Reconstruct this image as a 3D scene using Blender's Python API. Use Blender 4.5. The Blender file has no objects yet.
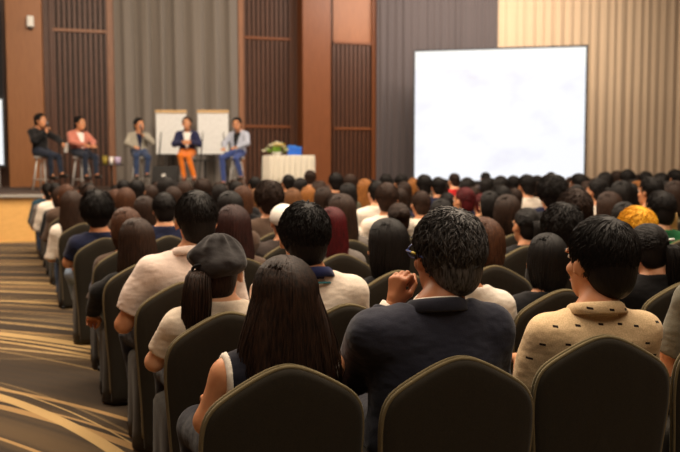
import bpy, math, random
import numpy as np
from mathutils import Matrix, Vector, Euler

# ------------------------------------------------------------------ camera, world, light, exposure
F, CAMZ, HORIZON = 832.0, 1.37, 166.0
PITCH = math.atan((226 - HORIZON) / F)
scn = bpy.context.scene
COL = scn.collection
cam_d = bpy.data.cameras.new('camera'); cam = bpy.data.objects.new('camera', cam_d); COL.objects.link(cam)
cam.location = (0, 0, CAMZ); cam.rotation_euler = (math.pi / 2 - PITCH, 0, 0)
cam_d.sensor_width = 36; cam_d.lens = F / 680 * 36; cam_d.clip_start = .05
cam_d.dof.use_dof = True; cam_d.dof.focus_distance = 2.7; cam_d.dof.aperture_fstop = 3.4
scn.camera = cam
w = bpy.data.worlds.new('world'); scn.world = w; w.use_nodes = True
w.node_tree.nodes['Background'].inputs[0].default_value = (1, .72, .45, 1)
w.node_tree.nodes['Background'].inputs[1].default_value = .02
vs = scn.view_settings; vs.view_transform = 'Standard'; vs.look = 'None'; vs.gamma = 1; vs.use_curve_mapping = False
vs.exposure = 0.0

WA = math.radians(17)                       # the hall's walls are turned 17 degrees from the camera's axis
wu, wv = (math.cos(WA), math.sin(WA)), (-math.sin(WA), math.cos(WA))
BACK = 21.7
def hall(a, b, z=0.0): return Vector((a * wu[0] + b * wv[0], a * wu[1] + b * wv[1], z))
def area(name, loc, size, power, color, target=None, spread=math.pi):
    l = bpy.data.lights.new(name, 'AREA'); l.shape = 'RECTANGLE'; l.size, l.size_y = size; l.energy = power; l.color = color; l.spread = spread
    o = bpy.data.objects.new(name, l); COL.objects.link(o); o.location = loc
    d = Vector(target) - Vector(loc) if target else Vector((0, 0, -1))
    o.rotation_euler = d.to_track_quat('-Z', 'Y').to_euler()
    return o
WARM = (1, .83, .64); WARM2 = (1, .84, .66)
area('ceiling_lamp_audience', hall(2.5, 4.5, 6.6), (6, 4), 800, WARM, hall(2.2, 5.5, 0))
area('ceiling_lamp_middle', hall(4, 10.5, 6.6), (9, 3), 470, WARM, hall(4, 11, 0))
area('ceiling_lamp_aisle', hall(-1.8, 9.5, 6.6), (2.0, 7), 560, WARM)
area('ceiling_lamp_rear', hall(1.2, -1.2, 6.6), (5, 2.5), 215, WARM, hall(2, 2.5, .8))
area('stage_lamp_speakers', hall(1.0, 13.0, 6.5), (5, 1), 400, WARM2, hall(1.0, 18.5, 2.0))
area('stage_lamp_curtain', hall(10, 17.5, 6.6), (7, 1), 640, (1, .88, .76), hall(10.2, 21.7, 3.2))
area('stage_lamp_wall', hall(1.5, 18.5, 6.7), (8, .8), 70, WARM, hall(1.5, 21.7, 3.4))

# ------------------------------------------------------------------ materials
def lin(c): return tuple(((v / 255) / 12.92 if v / 255 <= .04045 else ((v / 255 + .055) / 1.055) ** 2.4) for v in c) + (1,)
MATS = {}
class NT:
    def __init__(s, name):
        s.m = bpy.data.materials.new(name); s.m.use_nodes = True; s.t = s.m.node_tree
        s.p = s.t.nodes['Principled BSDF']; s.out = s.t.nodes['Material Output']
    def n(s, t, **k):
        x = s.t.nodes.new(t)
        for a, v in k.items():
            if a.startswith('i_'): x.inputs[a[2:].replace('_', ' ')].default_value = v
            else: setattr(x, a, v)
        return x
    def l(s, a, b): s.t.links.new(a, b)
    def coords(s, scale=(1, 1, 1), out='Object', rot=(0, 0, 0)):
        tc = s.n('ShaderNodeTexCoord'); mp = s.n('ShaderNodeMapping'); mp.inputs['Scale'].default_value = scale; mp.inputs['Rotation'].default_value = rot
        s.l(tc.outputs[out], mp.inputs['Vector']); return mp.outputs['Vector']
    def noise(s, vec, scale, detail=3, rough=.55):
        x = s.n('ShaderNodeTexNoise'); x.inputs['Scale'].default_value = scale; x.inputs['Detail'].default_value = detail; x.inputs['Roughness'].default_value = rough
        s.l(vec, x.inputs['Vector']); return x.outputs['Fac']
    def math(s, op, a, b=None, c=None):
        x = s.n('ShaderNodeMath', operation=op)
        for i, v in enumerate((a, b, c)):
            if v is None: continue
            if isinstance(v, (int, float)): x.inputs[i].default_value = v
            else: s.l(v, x.inputs[i])
        return x.outputs[0]
    def ramp(s, fac, stops, interp='LINEAR'):
        x = s.n('ShaderNodeValToRGB'); e = x.color_ramp; e.interpolation = interp
        while len(e.elements) < len(stops): e.elements.new(.5)
        for el, (p, c) in zip(e.elements, stops): el.position = p; el.color = c
        s.l(fac, x.inputs['Fac']); return x.outputs['Color']
    def mix(s, fac, a, b, mode='MIX'):
        x = s.n('ShaderNodeMix', data_type='RGBA', blend_type=mode)
        if isinstance(fac, (int, float)): x.inputs[0].default_value = fac
        else: s.l(fac, x.inputs[0])
        for i, v in ((6, a), (7, b)):
            if isinstance(v, tuple): x.inputs[i].default_value = v
            else: s.l(v, x.inputs[i])
        return x.outputs[2]
    def bump(s, h, strength=.3, dist=.01):
        b = s.n('ShaderNodeBump'); b.inputs['Strength'].default_value = strength; b.inputs['Distance'].default_value = dist
        s.l(h, b.inputs['Height']); s.l(b.outputs['Normal'], s.p.inputs['Normal'])
    def base(s, c):
        if isinstance(c, tuple): s.p.inputs['Base Color'].default_value = c
        else: s.l(c, s.p.inputs['Base Color'])
    def set(s, **k):
        for a, v in k.items(): s.p.inputs[a.replace('_', ' ')].default_value = v
        return s

def plain(name, rgb, rough=.6, metal=0, spec=.5):
    key = ('p', name)
    if key in MATS: return MATS[key]
    m = NT(name); v = m.coords((1, 1, 1)); nz = m.noise(v, 25, 3)
    c = lin(rgb); d = tuple(x * .86 for x in c[:3]) + (1,)
    m.base(m.ramp(nz, [(.3, d), (.7, c)])); m.set(Roughness=rough, Metallic=metal, Specular_IOR_Level=spec)
    m.bump(nz, .08, .004)
    MATS[key] = m.m; return m.m
def fabric(rgb, fold=.5):
    key = ('f', rgb, fold)
    if key in MATS: return MATS[key]
    m = NT('fabric_%d_%d_%d' % rgb); v = m.coords()
    big = m.noise(m.coords((1, 1, 1.7)), 9, 2); weave = m.noise(v, 240, 2)
    c = lin(rgb); d = tuple(x * .85 for x in c[:3]) + (1,)
    m.base(m.ramp(weave, [(.35, d), (.65, c)])); m.set(Roughness=.9, Specular_IOR_Level=.15, Sheen_Weight=.12)
    h = m.math('ADD', m.math('MULTIPLY', big, 1.0), m.math('MULTIPLY', weave, .05)); m.bump(h, fold, .03)
    MATS[key] = m.m; return m.m
def chair_cloth():
    m = NT('chair_cloth'); v = m.coords(); weave = m.noise(v, 300, 2); big = m.noise(m.coords((2, 2, .8)), 6, 2)
    m.base(m.ramp(weave, [(.3, lin((34, 30, 22))), (.7, lin((46, 40, 30)))])); m.set(Roughness=.8, Specular_IOR_Level=.2, Sheen_Weight=.1)
    m.bump(m.math('ADD', big, m.math('MULTIPLY', weave, .06)), .25, .02); return m.m
def hair_mat(name, rgb, tip=None, rough=.55):
    key = ('h', name)
    if key in MATS: return MATS[key]
    m = NT('hair_' + name); st = m.noise(m.coords((1, 1, .10)), 170, 3, .6)
    c = lin(rgb); b = lin(tip) if tip else tuple(min(1, x * 1.9) for x in c[:3]) + (1,)
    m.base(m.ramp(st, [(.35, c), (.75, b)])); m.set(Roughness=rough, Specular_IOR_Level=.22)
    m.bump(st, .6, .004); MATS[key] = m.m; return m.m
def skin_mat(name, rgb):
    key = ('s', name)
    if key in MATS: return MATS[key]
    m = NT('skin_' + name); nz = m.noise(m.coords(), 40, 3); c = lin(rgb); d = tuple(x * y for x, y in zip(c[:3], (.93, .84, .8))) + (1,)
    m.base(m.ramp(nz, [(.3, d), (.7, c)])); m.set(Roughness=.5, Specular_IOR_Level=.4, Subsurface_Weight=.08, Subsurface_Scale=.02); m.bump(nz, .08, .003)
    MATS[key] = m.m; return m.m
HAIR = {'black': ((13, 10, 9), (30, 24, 21)), 'darkbrown': ((24, 16, 12), (62, 41, 29)), 'brown': ((34, 22, 16), (66, 44, 31)), 'lightbrown': ((74, 46, 26), (138, 94, 58)),
        'auburn': ((50, 29, 19), (100, 64, 42)), 'red': ((52, 10, 13), (100, 22, 26)), 'orange': ((108, 64, 28), (176, 116, 58)), 'yellow': ((205, 140, 22), (240, 186, 52)),
        'grey': ((26, 24, 24), (126, 120, 116)), 'reddark': ((33, 17, 15), (64, 33, 28))}
def hair(n): a = HAIR[n]; return hair_mat(n, a[0], a[1])
SKIN = {'light': (226, 172, 134), 'mid': (205, 146, 106), 'tan': (178, 118, 80)}
def skin(n): return skin_mat(n, SKIN[n])
EYEW = plain('eye_white', (225, 220, 212), .3); EYED = plain('eye_dark', (24, 17, 14), .3); LIPS = plain('lips', (168, 92, 80), .5)

# ------------------------------------------------------------------ mesh helpers
def mesh(name, V, faces, mats=(), midx=None, smooth=True):
    """faces: list of int arrays, each (n,3) or (n,4)"""
    me = bpy.data.meshes.new(name); V = np.asarray(V, np.float32)
    faces = [np.asarray(f, np.int32) for f in faces if len(f)]
    me.vertices.add(len(V)); me.vertices.foreach_set('co', V.ravel())
    tot = np.concatenate([np.full(len(f), f.shape[1], np.int32) for f in faces])
    loops = np.concatenate([f.ravel() for f in faces])
    me.loops.add(len(loops)); me.loops.foreach_set('vertex_index', loops)
    me.polygons.add(len(tot)); st = np.zeros(len(tot), np.int32); st[1:] = np.cumsum(tot)[:-1]
    me.polygons.foreach_set('loop_start', st)
    me.polygons.foreach_set('use_smooth', np.full(len(tot), smooth))
    for m in mats: me.materials.append(m)
    if midx is not None: me.polygons.foreach_set('material_index', np.asarray(midx, np.int32))
    me.update(calc_edges=True); me.validate(); return me
class MB:
    def __init__(s): s.V = []; s.F = []; s.n = 0
    def add(s, V, faces):
        V = np.asarray(V, float).reshape(-1, 3); s.V.append(V)
        for f in faces: s.F.append(np.asarray(f, int) + s.n)
        s.n += len(V); return s
    def box(s, c, size, rot=0.0, bev=0.0):
        x, y, z = [v / 2 for v in size]; b = min(bev, x * .9, y * .9, z * .9)
        if b <= 0:
            V = np.array([[sx * x, sy * y, sz * z] for sz in (-1, 1) for sx, sy in ((-1, -1), (1, -1), (1, 1), (-1, 1))])
            Fq = [[3, 2, 1, 0], [4, 5, 6, 7], [0, 1, 5, 4], [1, 2, 6, 5], [2, 3, 7, 6], [3, 0, 4, 7]]
        else:
            def ring(zz, ins):
                X, Y = x - ins, y - ins; q = b * (.0001 if ins else 1)
                return [(-X + q, -Y, zz), (X - q, -Y, zz), (X, -Y + q, zz), (X, Y - q, zz), (X - q, Y, zz), (-X + q, Y, zz), (-X, Y - q, zz), (-X, -Y + q, zz)]
            R = [ring(-z, b), ring(-z + b, 0), ring(z - b, 0), ring(z, b)]
            return s.loft([[tuple(p) for p in r] for r in R], c=c, rot=rot)
        ca, sa = math.cos(rot), math.sin(rot)
        V = np.stack([V[:, 0] * ca - V[:, 1] * sa, V[:, 0] * sa + V[:, 1] * ca, V[:, 2]], 1) + np.asarray(c, float)
        return s.add(V, [np.array(Fq)])
    def loft(s, rings, c=(0, 0, 0), rot=0.0, cap=True, closed=True):
        R = np.asarray(rings, float); m, n, _ = R.shape
        ca, sa = math.cos(rot), math.sin(rot); V = R.reshape(-1, 3)
        V = np.stack([V[:, 0] * ca - V[:, 1] * sa, V[:, 0] * sa + V[:, 1] * ca, V[:, 2]], 1) + np.asarray(c, float)
        q = []
        for i in range(m - 1):
            for j in range(n if closed else n - 1):
                k = (j + 1) % n; q.append([i * n + j, i * n + k, (i + 1) * n + k, (i + 1) * n + j])
        fs = [np.array(q)]
        if cap and closed:
            V = np.vstack([V, V[:n].mean(0), V[-n:].mean(0)]); a, b = m * n, m * n + 1
            fs.append(np.array([[a, (j + 1) % n, j] for j in range(n)] + [[b, (m - 1) * n + j, (m - 1) * n + (j + 1) % n] for j in range(n)]))
        return s.add(V, fs)
    def lathe(s, prof, c=(0, 0, 0), seg=20):
        return s.loft([[(r * math.cos(2 * math.pi * j / seg), r * math.sin(2 * math.pi * j / seg), z) for j in range(seg)] for r, z in prof], c=c)
    def tube(s, pts, r, sides=8):
        P = np.asarray(pts, float)[None]; R = np.full((1, P.shape[1]), r) if np.isscalar(r) else np.asarray(r, float)[None]
        V, Q = tubes(P, R, sides); return s.add(V, Q)
    def bar(s, a, b, r, sides=8): return s.tube([a, b], r, sides)
    def mesh(s, name, mats=(), smooth=False): return mesh(name, np.vstack(s.V), s.F, mats, None, smooth)
def tubes(P, R, sides=3, flat=1.0):
    n, m, _ = P.shape; T = np.gradient(P, axis=1); T /= np.linalg.norm(T, axis=2, keepdims=True) + 1e-9
    ref = np.zeros_like(T); ref[..., 0] = .31; ref[..., 1] = .22; ref[..., 2] = .11
    dom = np.abs((T * np.array([.8, .55, .25])).sum(2)) > .85
    ref[dom] = (-.3, .2, .9)
    A = np.cross(T, ref); A /= np.linalg.norm(A, axis=2, keepdims=True) + 1e-9; B = np.cross(T, A)
    ang = np.arange(sides) * 2 * math.pi / sides
    V = P[:, :, None] + R[:, :, None, None] * (np.cos(ang)[None, None, :, None] * A[:, :, None] + flat * np.sin(ang)[None, None, :, None] * B[:, :, None])
    idx = np.arange(n * m * sides).reshape(n, m, sides); nx = np.roll(idx, -1, 2)
    Q = np.stack([idx[:, :-1], nx[:, :-1], nx[:, 1:], idx[:, 1:]], -1).reshape(-1, 4)
    V = V.reshape(-1, 3); b = len(V); V = np.vstack([V, P[:, 0], P[:, -1]])
    i0 = np.broadcast_to(b + np.arange(n)[:, None], (n, sides)); i1 = i0 + n
    caps = np.vstack([np.stack([i0, nx[:, 0], idx[:, 0]], -1).reshape(-1, 3), np.stack([i1, idx[:, -1], nx[:, -1]], -1).reshape(-1, 3)])
    return V, [Q, caps]

def link(name, me, parent=None, loc=None, rotz=None, mat=None, kind=None):
    o = bpy.data.objects.new(name, me); COL.objects.link(o)
    if parent is not None: o.parent = parent
    if loc is not None: o.location = loc
    if rotz is not None: o.rotation_euler = (0, 0, rotz)
    if mat is not None:
        if not me.materials: me.materials.append(mat)
        o.material_slots[0].link = 'OBJECT'; o.material_slots[0].material = mat
    if kind: o['kind'] = kind
    return o
def thing(name, label, cat, loc=(0, 0, 0), rotz=0.0, group=None, scale=None):
    o = bpy.data.objects.new(name, None); COL.objects.link(o); o.location = loc; o.rotation_euler = (0, 0, rotz); o.empty_display_size = .1
    o['label'] = label; o['category'] = cat
    if group: o['group'] = group
    if scale: o.scale = (scale,) * 3
    return o
def tag(o, label, cat, group=None):
    o['label'] = label; o['category'] = cat
    if group: o['group'] = group
    return o

# ------------------------------------------------------------------ implicit surfaces: smooth unions meshed by surface nets
class Fld:
    def __init__(s, lo, hi, vox):
        s.lo = np.array(lo, float); s.vox = vox; s.n = np.ceil((np.array(hi) - s.lo) / vox).astype(int) + 1
        s.ax = [s.lo[i] + vox * np.arange(s.n[i]) for i in range(3)]
        s.d = np.full(s.n, .5)
    def sub(s, lo, hi):
        i0 = np.clip(np.floor((np.array(lo) - s.lo) / s.vox).astype(int), 0, s.n); i1 = np.clip(np.ceil((np.array(hi) - s.lo) / s.vox).astype(int) + 1, 0, s.n)
        sl = tuple(slice(a, b) for a, b in zip(i0, i1))
        return sl, (s.ax[0][sl[0]][:, None, None], s.ax[1][sl[1]][None, :, None], s.ax[2][sl[2]][None, None, :])
    def union(s, prim, k=.03, off=0.0):
        f, lo, hi = prim; pad = k + off + 3 * s.vox
        sl, X = s.sub(np.array(lo) - pad, np.array(hi) + pad)
        if min(X[0].size, X[1].size, X[2].size) == 0: return s
        v = f(*X) - off; d = s.d[sl]
        if k > 0:
            h = np.clip(k - np.abs(d - v), 0, None) / k; s.d[sl] = np.minimum(d, v) - h * h * k * .25
        else: s.d[sl] = np.minimum(d, v)
        return s
    def all(s): return s.ax[0][:, None, None], s.ax[1][None, :, None], s.ax[2][None, None, :]
    def cut(s, v, k=0.0):
        if k > 0:
            h = np.clip(k - np.abs(s.d - v), 0, None) / k; s.d = np.maximum(s.d, v) + h * h * k * .25
        else: s.d = np.maximum(s.d, v)
        return s
    def net(s):
        d = s.d.copy(); d[[0, -1]] = .1; d[:, [0, -1]] = .1; d[:, :, [0, -1]] = .1
        ins = d < 0; nx, ny, nz = d.shape
        cs = [(a, b, c) for a in (0, 1) for b in (0, 1) for c in (0, 1)]
        cnt = sum(ins[a:nx - 1 + a, b:ny - 1 + b, c:nz - 1 + c].astype(np.int8) for a, b, c in cs)
        I = np.argwhere((cnt > 0) & (cnt < 8))
        cv = np.stack([d[I[:, 0] + a, I[:, 1] + b, I[:, 2] + c] for a, b, c in cs], 1)
        acc = np.zeros((len(I), 3)); num = np.zeros(len(I)); C = np.array(cs, float)
        for i in range(8):
            for j in range(i + 1, 8):
                if np.abs(C[i] - C[j]).sum() != 1: continue
                va, vb = cv[:, i], cv[:, j]; x = (va < 0) != (vb < 0)
                t = np.where(x, va / np.where(x, va - vb, 1), 0)
                acc += np.where(x[:, None], C[i] + t[:, None] * (C[j] - C[i]), 0); num += x
        V = (I + acc / num[:, None]) * s.vox + s.lo
        vid = np.full(d.shape, -1, np.int64); vid[I[:, 0], I[:, 1], I[:, 2]] = np.arange(len(I))
        Q = []
        for ax in range(3):
            o1, o2 = [(1, 2), (2, 0), (0, 1)][ax]
            a = [slice(None)] * 3; b = [slice(None)] * 3; a[ax] = slice(0, -1); b[ax] = slice(1, None)
            A, B = ins[tuple(a)], ins[tuple(b)]; E = np.argwhere(A != B)
            E = E[(E[:, o1] > 0) & (E[:, o2] > 0)]
            e1 = np.zeros(3, int); e1[o1] = 1; e2 = np.zeros(3, int); e2[o2] = 1
            g = lambda P: vid[P[:, 0], P[:, 1], P[:, 2]]
            q = np.stack([g(E - e1 - e2), g(E - e2), g(E), g(E - e1)], 1)
            fl = ~A[E[:, 0], E[:, 1], E[:, 2]]; q[fl] = q[fl][:, ::-1]; Q.append(q)
        return V, np.vstack(Q)
def cap(a, b, ra, rb=None):
    rb = ra if rb is None else rb; a = np.array(a, float); b = np.array(b, float); ba = b - a; L = max(ba @ ba, 1e-9)
    def f(x, y, z):
        px, py, pz = x - a[0], y - a[1], z - a[2]; t = np.clip((px * ba[0] + py * ba[1] + pz * ba[2]) / L, 0, 1)
        return np.sqrt((px - t * ba[0]) ** 2 + (py - t * ba[1]) ** 2 + (pz - t * ba[2]) ** 2) - (ra + (rb - ra) * t)
    r = max(ra, rb); return f, np.minimum(a, b) - r, np.maximum(a, b) + r
def ell(c, r, M=None):
    c = np.array(c, float); r = np.array(r, float); Mi = None if M is None else np.array(M.to_3x3().inverted())
    def f(x, y, z):
        q = (x - c[0], y - c[1], z - c[2])
        if Mi is not None: q = [Mi[i, 0] * q[0] + Mi[i, 1] * q[1] + Mi[i, 2] * q[2] for i in range(3)]
        k0 = np.sqrt(sum((q[i] / r[i]) ** 2 for i in range(3))); k1 = np.sqrt(sum((q[i] / r[i] ** 2) ** 2 for i in range(3)))
        return k0 * (k0 - 1) / np.maximum(k1, 1e-6)
    m = r if M is None else np.full(3, r.max()); return f, c - m, c + m
def mv(prim_args, M):
    """a primitive given in head space, moved by the matrix M"""
    kind, *a = prim_args
    if kind == 'cap':
        sc = M.to_scale()[0]; return cap(M @ Vector(a[0]), M @ Vector(a[1]), a[2] * sc, (a[3] if len(a) > 3 else a[2]) * sc)
    sc = M.to_scale()[0]; R = M.to_3x3().normalized().to_4x4()
    if len(a) > 2: R = R @ a[2]
    return ell(M @ Vector(a[0]), [v * sc for v in a[1]], R)
def wrinkle(X, seed, amp, fx=28, fz=24):
    r = np.random.RandomState(seed); x, y, z = X; o = 0
    for i in range(5):
        a, b, c = r.uniform(-.5, .5) * fx, r.uniform(-.4, .4) * fx, r.uniform(.5, 1.3) * fz; ph = r.uniform(0, 6.28)
        o = o + np.sin(a * x + b * y + c * z + 1.3 * np.sin(9 * x + r.uniform(0, 6)) + ph)
    return amp * o / 2.2

# ------------------------------------------------------------------ people
def hand_mesh(curl):
    """a left hand: wrist at the origin, fingers along +y, palm down, thumb towards +x; curl bends the fingers down"""
    vox = .0034; f = Fld((-.07, -.04, -.10), (.09, .21, .05), vox)
    f.union(cap((0, -.03, 0), (0, .02, 0), .025, .024), 0)
    for x, L in ((.028, .0), (.010, .004), (-.009, .001), (-.027, -.006)):
        f.union(cap((x * .5, .015, 0), (x, .083 + L, .004), .013, .0115), .014)
    for x, L, sp in ((.029, .074, .08), (.0095, .082, .02), (-.0095, .076, -.04), (-.028, .060, -.12)):
        p = np.array((x, .086 - abs(x - .006) * .25, .004)); a = curl * .55
        for i, (q, r0, r1) in enumerate(((.44, .0098, .009), (.31, .009, .0082), (.25, .0082, .0068))):
            d = np.array((sp * math.cos(a), math.cos(a), -math.sin(a))); e = p + d * L * q
            f.union(cap(p, e, r0, r1), .003); p = e; a += curl * (1.0 if i == 0 else .7)
    p0, p1, p2, p3 = np.array((.016, .018, -.006)), np.array((.042, .046, -.016)), np.array((.052 - .012 * curl, .078, -.026 - .01 * curl)), np.array((.05 - .03 * curl, .104, -.032 - .02 * curl))
    f.union(cap(p0, p1, .0165, .0125), .012); f.union(cap(p1, p2, .0115, .0098), .004); f.union(cap(p2, p3, .0098, .0075), .003)
    return f.net()
HANDS = {c: hand_mesh(c) for c in (.35, 1.15, 1.55)}
def place_hand(curl, side, wrist, fdir, palm):
    V, Q = HANDS[curl]; V = V.copy()
    y = Vector(fdir).normalized(); z = -Vector(palm); z = (z - y * z.dot(y)).normalized(); x = y.cross(z)
    if side > 0: V[:, 0] *= -1; Q = Q[:, ::-1]          # the right hand is the left one mirrored
    M = np.array([x, y, z]).T
    return V @ M.T + np.array(wrist), Q

DEF = dict(H=1.2, sh=.175, bulk=1.0, hd=1.04, yaw=0, pitch=0, roll=0, hx=0, hy=-.075, seat=.43, female=False, lean=0, sleeve='long', shirt_off=.012, waist=.47,
           elbL=None, elbR=None, wrL=None, wrR=None, hcL=.35, hcR=.35, fdL=(.25, 1, -.1), fdR=(-.25, 1, -.1), pmL=(0, 0, -1), pmR=(0, 0, -1),
           kneeL=None, kneeR=None, ankL=None, ankR=None, vox=.0125, wr=.004, neck=0, armhole=.86, edging=False, nz=0, jacket=False, seed=1, sx=0)
def build_person(**kw):
    P = dict(DEF); P.update(kw); s = P['sh']; b = P['bulk']; hd = P['hd']; H = P['H']; seat = P['seat']; fem = P['female']; sx = P['sx']
    hc = Vector((P['hx'], P['hy'] + P['lean'], H - .137 * hd))                    # head centre
    M = Matrix.Translation(hc) @ Euler((math.radians(P['pitch']), math.radians(P['roll']), math.radians(P['yaw'])), 'XYZ').to_matrix().to_4x4() @ Matrix.Scale(hd, 4)
    nb = Vector((sx, -.115 + P['lean'] * .8, hc.z - .148 * hd + P['nz']))                   # neck base
    zs = nb.z - .055; ys = nb.y + .008
    hipz = seat + .075; ph = Vector((sx * .3, -.06, hipz))
    S = {-1: Vector((sx - s, ys, zs)), 1: Vector((sx + s, ys, zs))}
    El = {-1: Vector(P['elbL'] or (sx - s - .055, ys + .07, zs - .27)), 1: Vector(P['elbR'] or (sx + s + .055, ys + .07, zs - .27))}
    Wr = {-1: Vector(P['wrL'] or (-.095, .20, seat + .205)), 1: Vector(P['wrR'] or (.095, .20, seat + .205))}
    Kn = {-1: Vector(P['kneeL'] or (-.115, .33, seat + .055)), 1: Vector(P['kneeR'] or (.115, .33, seat + .055))}
    An = {-1: Vector(P['ankL'] or (-.115, .32, .09)), 1: Vector(P['ankR'] or (.115, .32, .09))}
    ar = .88 if fem else 1.0
    mid = (nb + ph) / 2
    ch = Vector((sx * .9, nb.y + .02, zs - .11)); th = zs - hipz
    torso = [(ell(ph + Vector((0, .0, .03)), (.172 * b, .125, .125)), .05),
             (ell(Vector((sx * .6, mid.y + .03, hipz + th * .42)), ((.138 if fem else .152) * b, .108 * b, th * .40)), .06),
             (ell(ch, ((.148 if fem else .17) * b, .112 * b, .165)), .06),
             (cap(S[-1] * .9 + Vector((0, 0, -.012)) + nb * 0 + Vector((sx * .1, ys * .1, zs * .1)), S[1] * .9 + Vector((sx * .1, ys * .1, zs * .1 - .012)), .058 * b ** .5), .05),
             (cap(nb + Vector((0, 0, .03)), S[-1] + Vector((.035, 0, .005)), .046, .045), .04), (cap(nb + Vector((0, 0, .03)), S[1] + Vector((-.035, 0, .005)), .046, .045), .04)]
    if fem: torso += [(ell(ch + Vector((q * .07, .085, -.045)), (.062, .05, .06)), .03) for q in (-1, 1)]
    arms = []; legs = []; foot = []
    for q in (-1, 1):
        arms += [('u', q, cap(S[q], El[q], .052 * ar * b ** .5, .041 * ar)), ('f', q, cap(El[q], Wr[q], .040 * ar, .027 * ar))]
        hp = ph + Vector((q * .085, .02, 0))
        legs += [(cap(hp, Kn[q], .085 * b ** .5, .056), .05), (cap(Kn[q], An[q], .054, .036), .02)]
        fd = Vector((0, .14, -.045)); foot.append((An[q], fd))
    head = [mv(('ell', (0, -.012, .032), (.074, .092, .083)), M), mv(('ell', (0, .022, -.035), (.060, .066, .074)), M), mv(('ell', (0, .048, -.078), (.034, .036, .03)), M)]
    face = [mv(('cap', (0, .083, .008), (0, .104, -.026), .007, .0125), M), mv(('ell', (0, .078, .028), (.056, .016, .012)), M), mv(('ell', (0, .086, -.062), (.024, .012, .010)), M),
            mv(('ell', (-.04, .058, -.022), (.022, .022, .02)), M), mv(('ell', (.04, .058, -.022), (.022, .022, .02)), M)]
    ears = [mv(('ell', (q * .0785, -.004, -.006), (.0085, .019, .032), Euler((.18, 0, q * -.45)).to_matrix().to_4x4()), M) for q in (-1, 1)]
    neck = [cap(M @ Vector((0, -.022, -.045)), nb + Vector((0, -.002, -.005)), .047 * (.88 if fem else 1.02) * hd, .053 * (.9 if fem else 1.05))]
    ex = .45
    lo = (min(-s - .16, Wr[-1].x - .1, El[-1].x - .1, Kn[-1].x - .1), -.27, -.01); hi = (max(s + .16, Wr[1].x + .1, El[1].x + .1, Kn[1].x + .1), max(.58, Kn[1].y + .2, Kn[-1].y + .2, An[1].y + .3, An[-1].y + .3), H + .03)
    lo = (lo[0], min(lo[1], ys - .2, ph.y - .2), min(0, An[1].z - .12, An[-1].z - .12))
    f = Fld(lo, hi, P['vox'])
    for p, k in torso: f.union(p, k)
    for _, q, p in arms: f.union(p, .025)
    for p, k in legs: f.union(p, k)
    for a, d in foot: f.union(cap(a, a + d, .036, .03), .03)
    for p in neck: f.union(p, .04)
    for p in head: f.union(p, .03)
    for p in face: f.union(p, .012)
    for p in ears: f.union(p, .008)
    V, Q = f.net(); Vs = [V]; Fs = [Q]; mi = [np.zeros(len(Q), int)]; n = len(V)
    def join(V2, Q2, m):
        nonlocal n
        Vs.append(V2); Fs.append(Q2 + n); mi.append(np.full(len(Q2), m)); n += len(V2)
    for q, hk, fdk, pmk in ((-1, 'hcL', 'fdL', 'pmL'), (1, 'hcR', 'fdR', 'pmR')):
        V2, Q2 = place_hand(P[hk], q, Wr[q], P[fdk], P[pmk]); join(V2, Q2, 0)
    def ball(c, r, m):
        u = np.linspace(0, math.pi, 7); v = np.linspace(0, 2 * math.pi, 10, endpoint=False)
        Pm = np.array([[math.sin(a) * math.cos(t) * r[0] + c[0], math.sin(a) * math.sin(t) * r[1] + c[1], math.cos(a) * r[2] + c[2]] for a in u for t in v])
        Pm = np.array([M @ Vector(p) for p in Pm])
        Qm = np.array([[i * 10 + j, (i + 1) * 10 + j, (i + 1) * 10 + (j + 1) % 10, i * 10 + (j + 1) % 10] for i in range(6) for j in range(10)])
        join(Pm, Qm, m)
    for q in (-1, 1):
        ball((q * .031, .0755, .012), (.0135, .010, .0085), 1); ball((q * .031, .0835, .012), (.006, .004, .0062), 2)
        ball((q * .032, .0855, .031), (.018, .006, .0035), 2)
    ball((0, .094, -.060), (.021, .007, .0055), 3)
    body = mesh('body', np.vstack(Vs), Fs, (skin('mid'), EYEW, EYED, LIPS), np.concatenate(mi))
    out = dict(body=body, M=M, P=P, S=S, nb=nb, El=El, Wr=Wr)
    # ---- the upper garment
    def garment(off, sleeve, znk, waist, vee=None, wr=P['wr'], vox=P['vox'], band=0):
        g = Fld(lo, hi, vox)
        for p, k in torso: g.union(p, k, off)
        for kind, q, p in arms:
            if sleeve == 'none': continue
            if sleeve == 'short' and kind == 'f': continue
            ee = El[q] if kind == 'u' else Wr[q]; st = S[q] if kind == 'u' else El[q]
            if kind == 'u' and sleeve == 'short': ee = S[q].lerp(El[q], .78)
            if kind == 'f': ee = st.lerp(ee, .93)
            r0, r1 = (.052 * ar * b ** .5 + off * 1.1, .045 * ar + off * 1.5) if kind == 'u' else (.043 * ar + off * 1.4, .031 * ar + off * 1.1)
            g.union(cap(st, ee, r0, r1), .03)
            if kind == 'u' and sleeve == 'short':
                d = (El[q] - S[q]).normalized(); X = g.all()
                pl = (X[0] - ee.x) * d.x + (X[1] - ee.y) * d.y + (X[2] - ee.z) * d.z
                fl = np.where((X[0] - sx) * q > s * .9, pl, -1.0); g.cut(fl + 0 * X[0])
            if kind == 'f':
                d = (Wr[q] - El[q]).normalized(); X = g.all()
                pl = (X[0] - Wr[q].x) * d.x + (X[1] - Wr[q].y) * d.y + (X[2] - Wr[q].z) * d.z
                near = (X[0] - Wr[q].x) ** 2 + (X[1] - Wr[q].y) ** 2 + (X[2] - Wr[q].z) ** 2 < .09 ** 2
                g.cut(np.where(near, pl + .012, -1.0))
        X = g.all(); g.cut(waist - X[2] + 0 * X[0] + 0 * X[1])
        g.d = g.d + wrinkle(X, P['seed'], wr)
        # neck opening: an ellipse around the neck, deeper in front
        dy = X[1] - nb.y; dx = X[0] - nb.x
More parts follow.
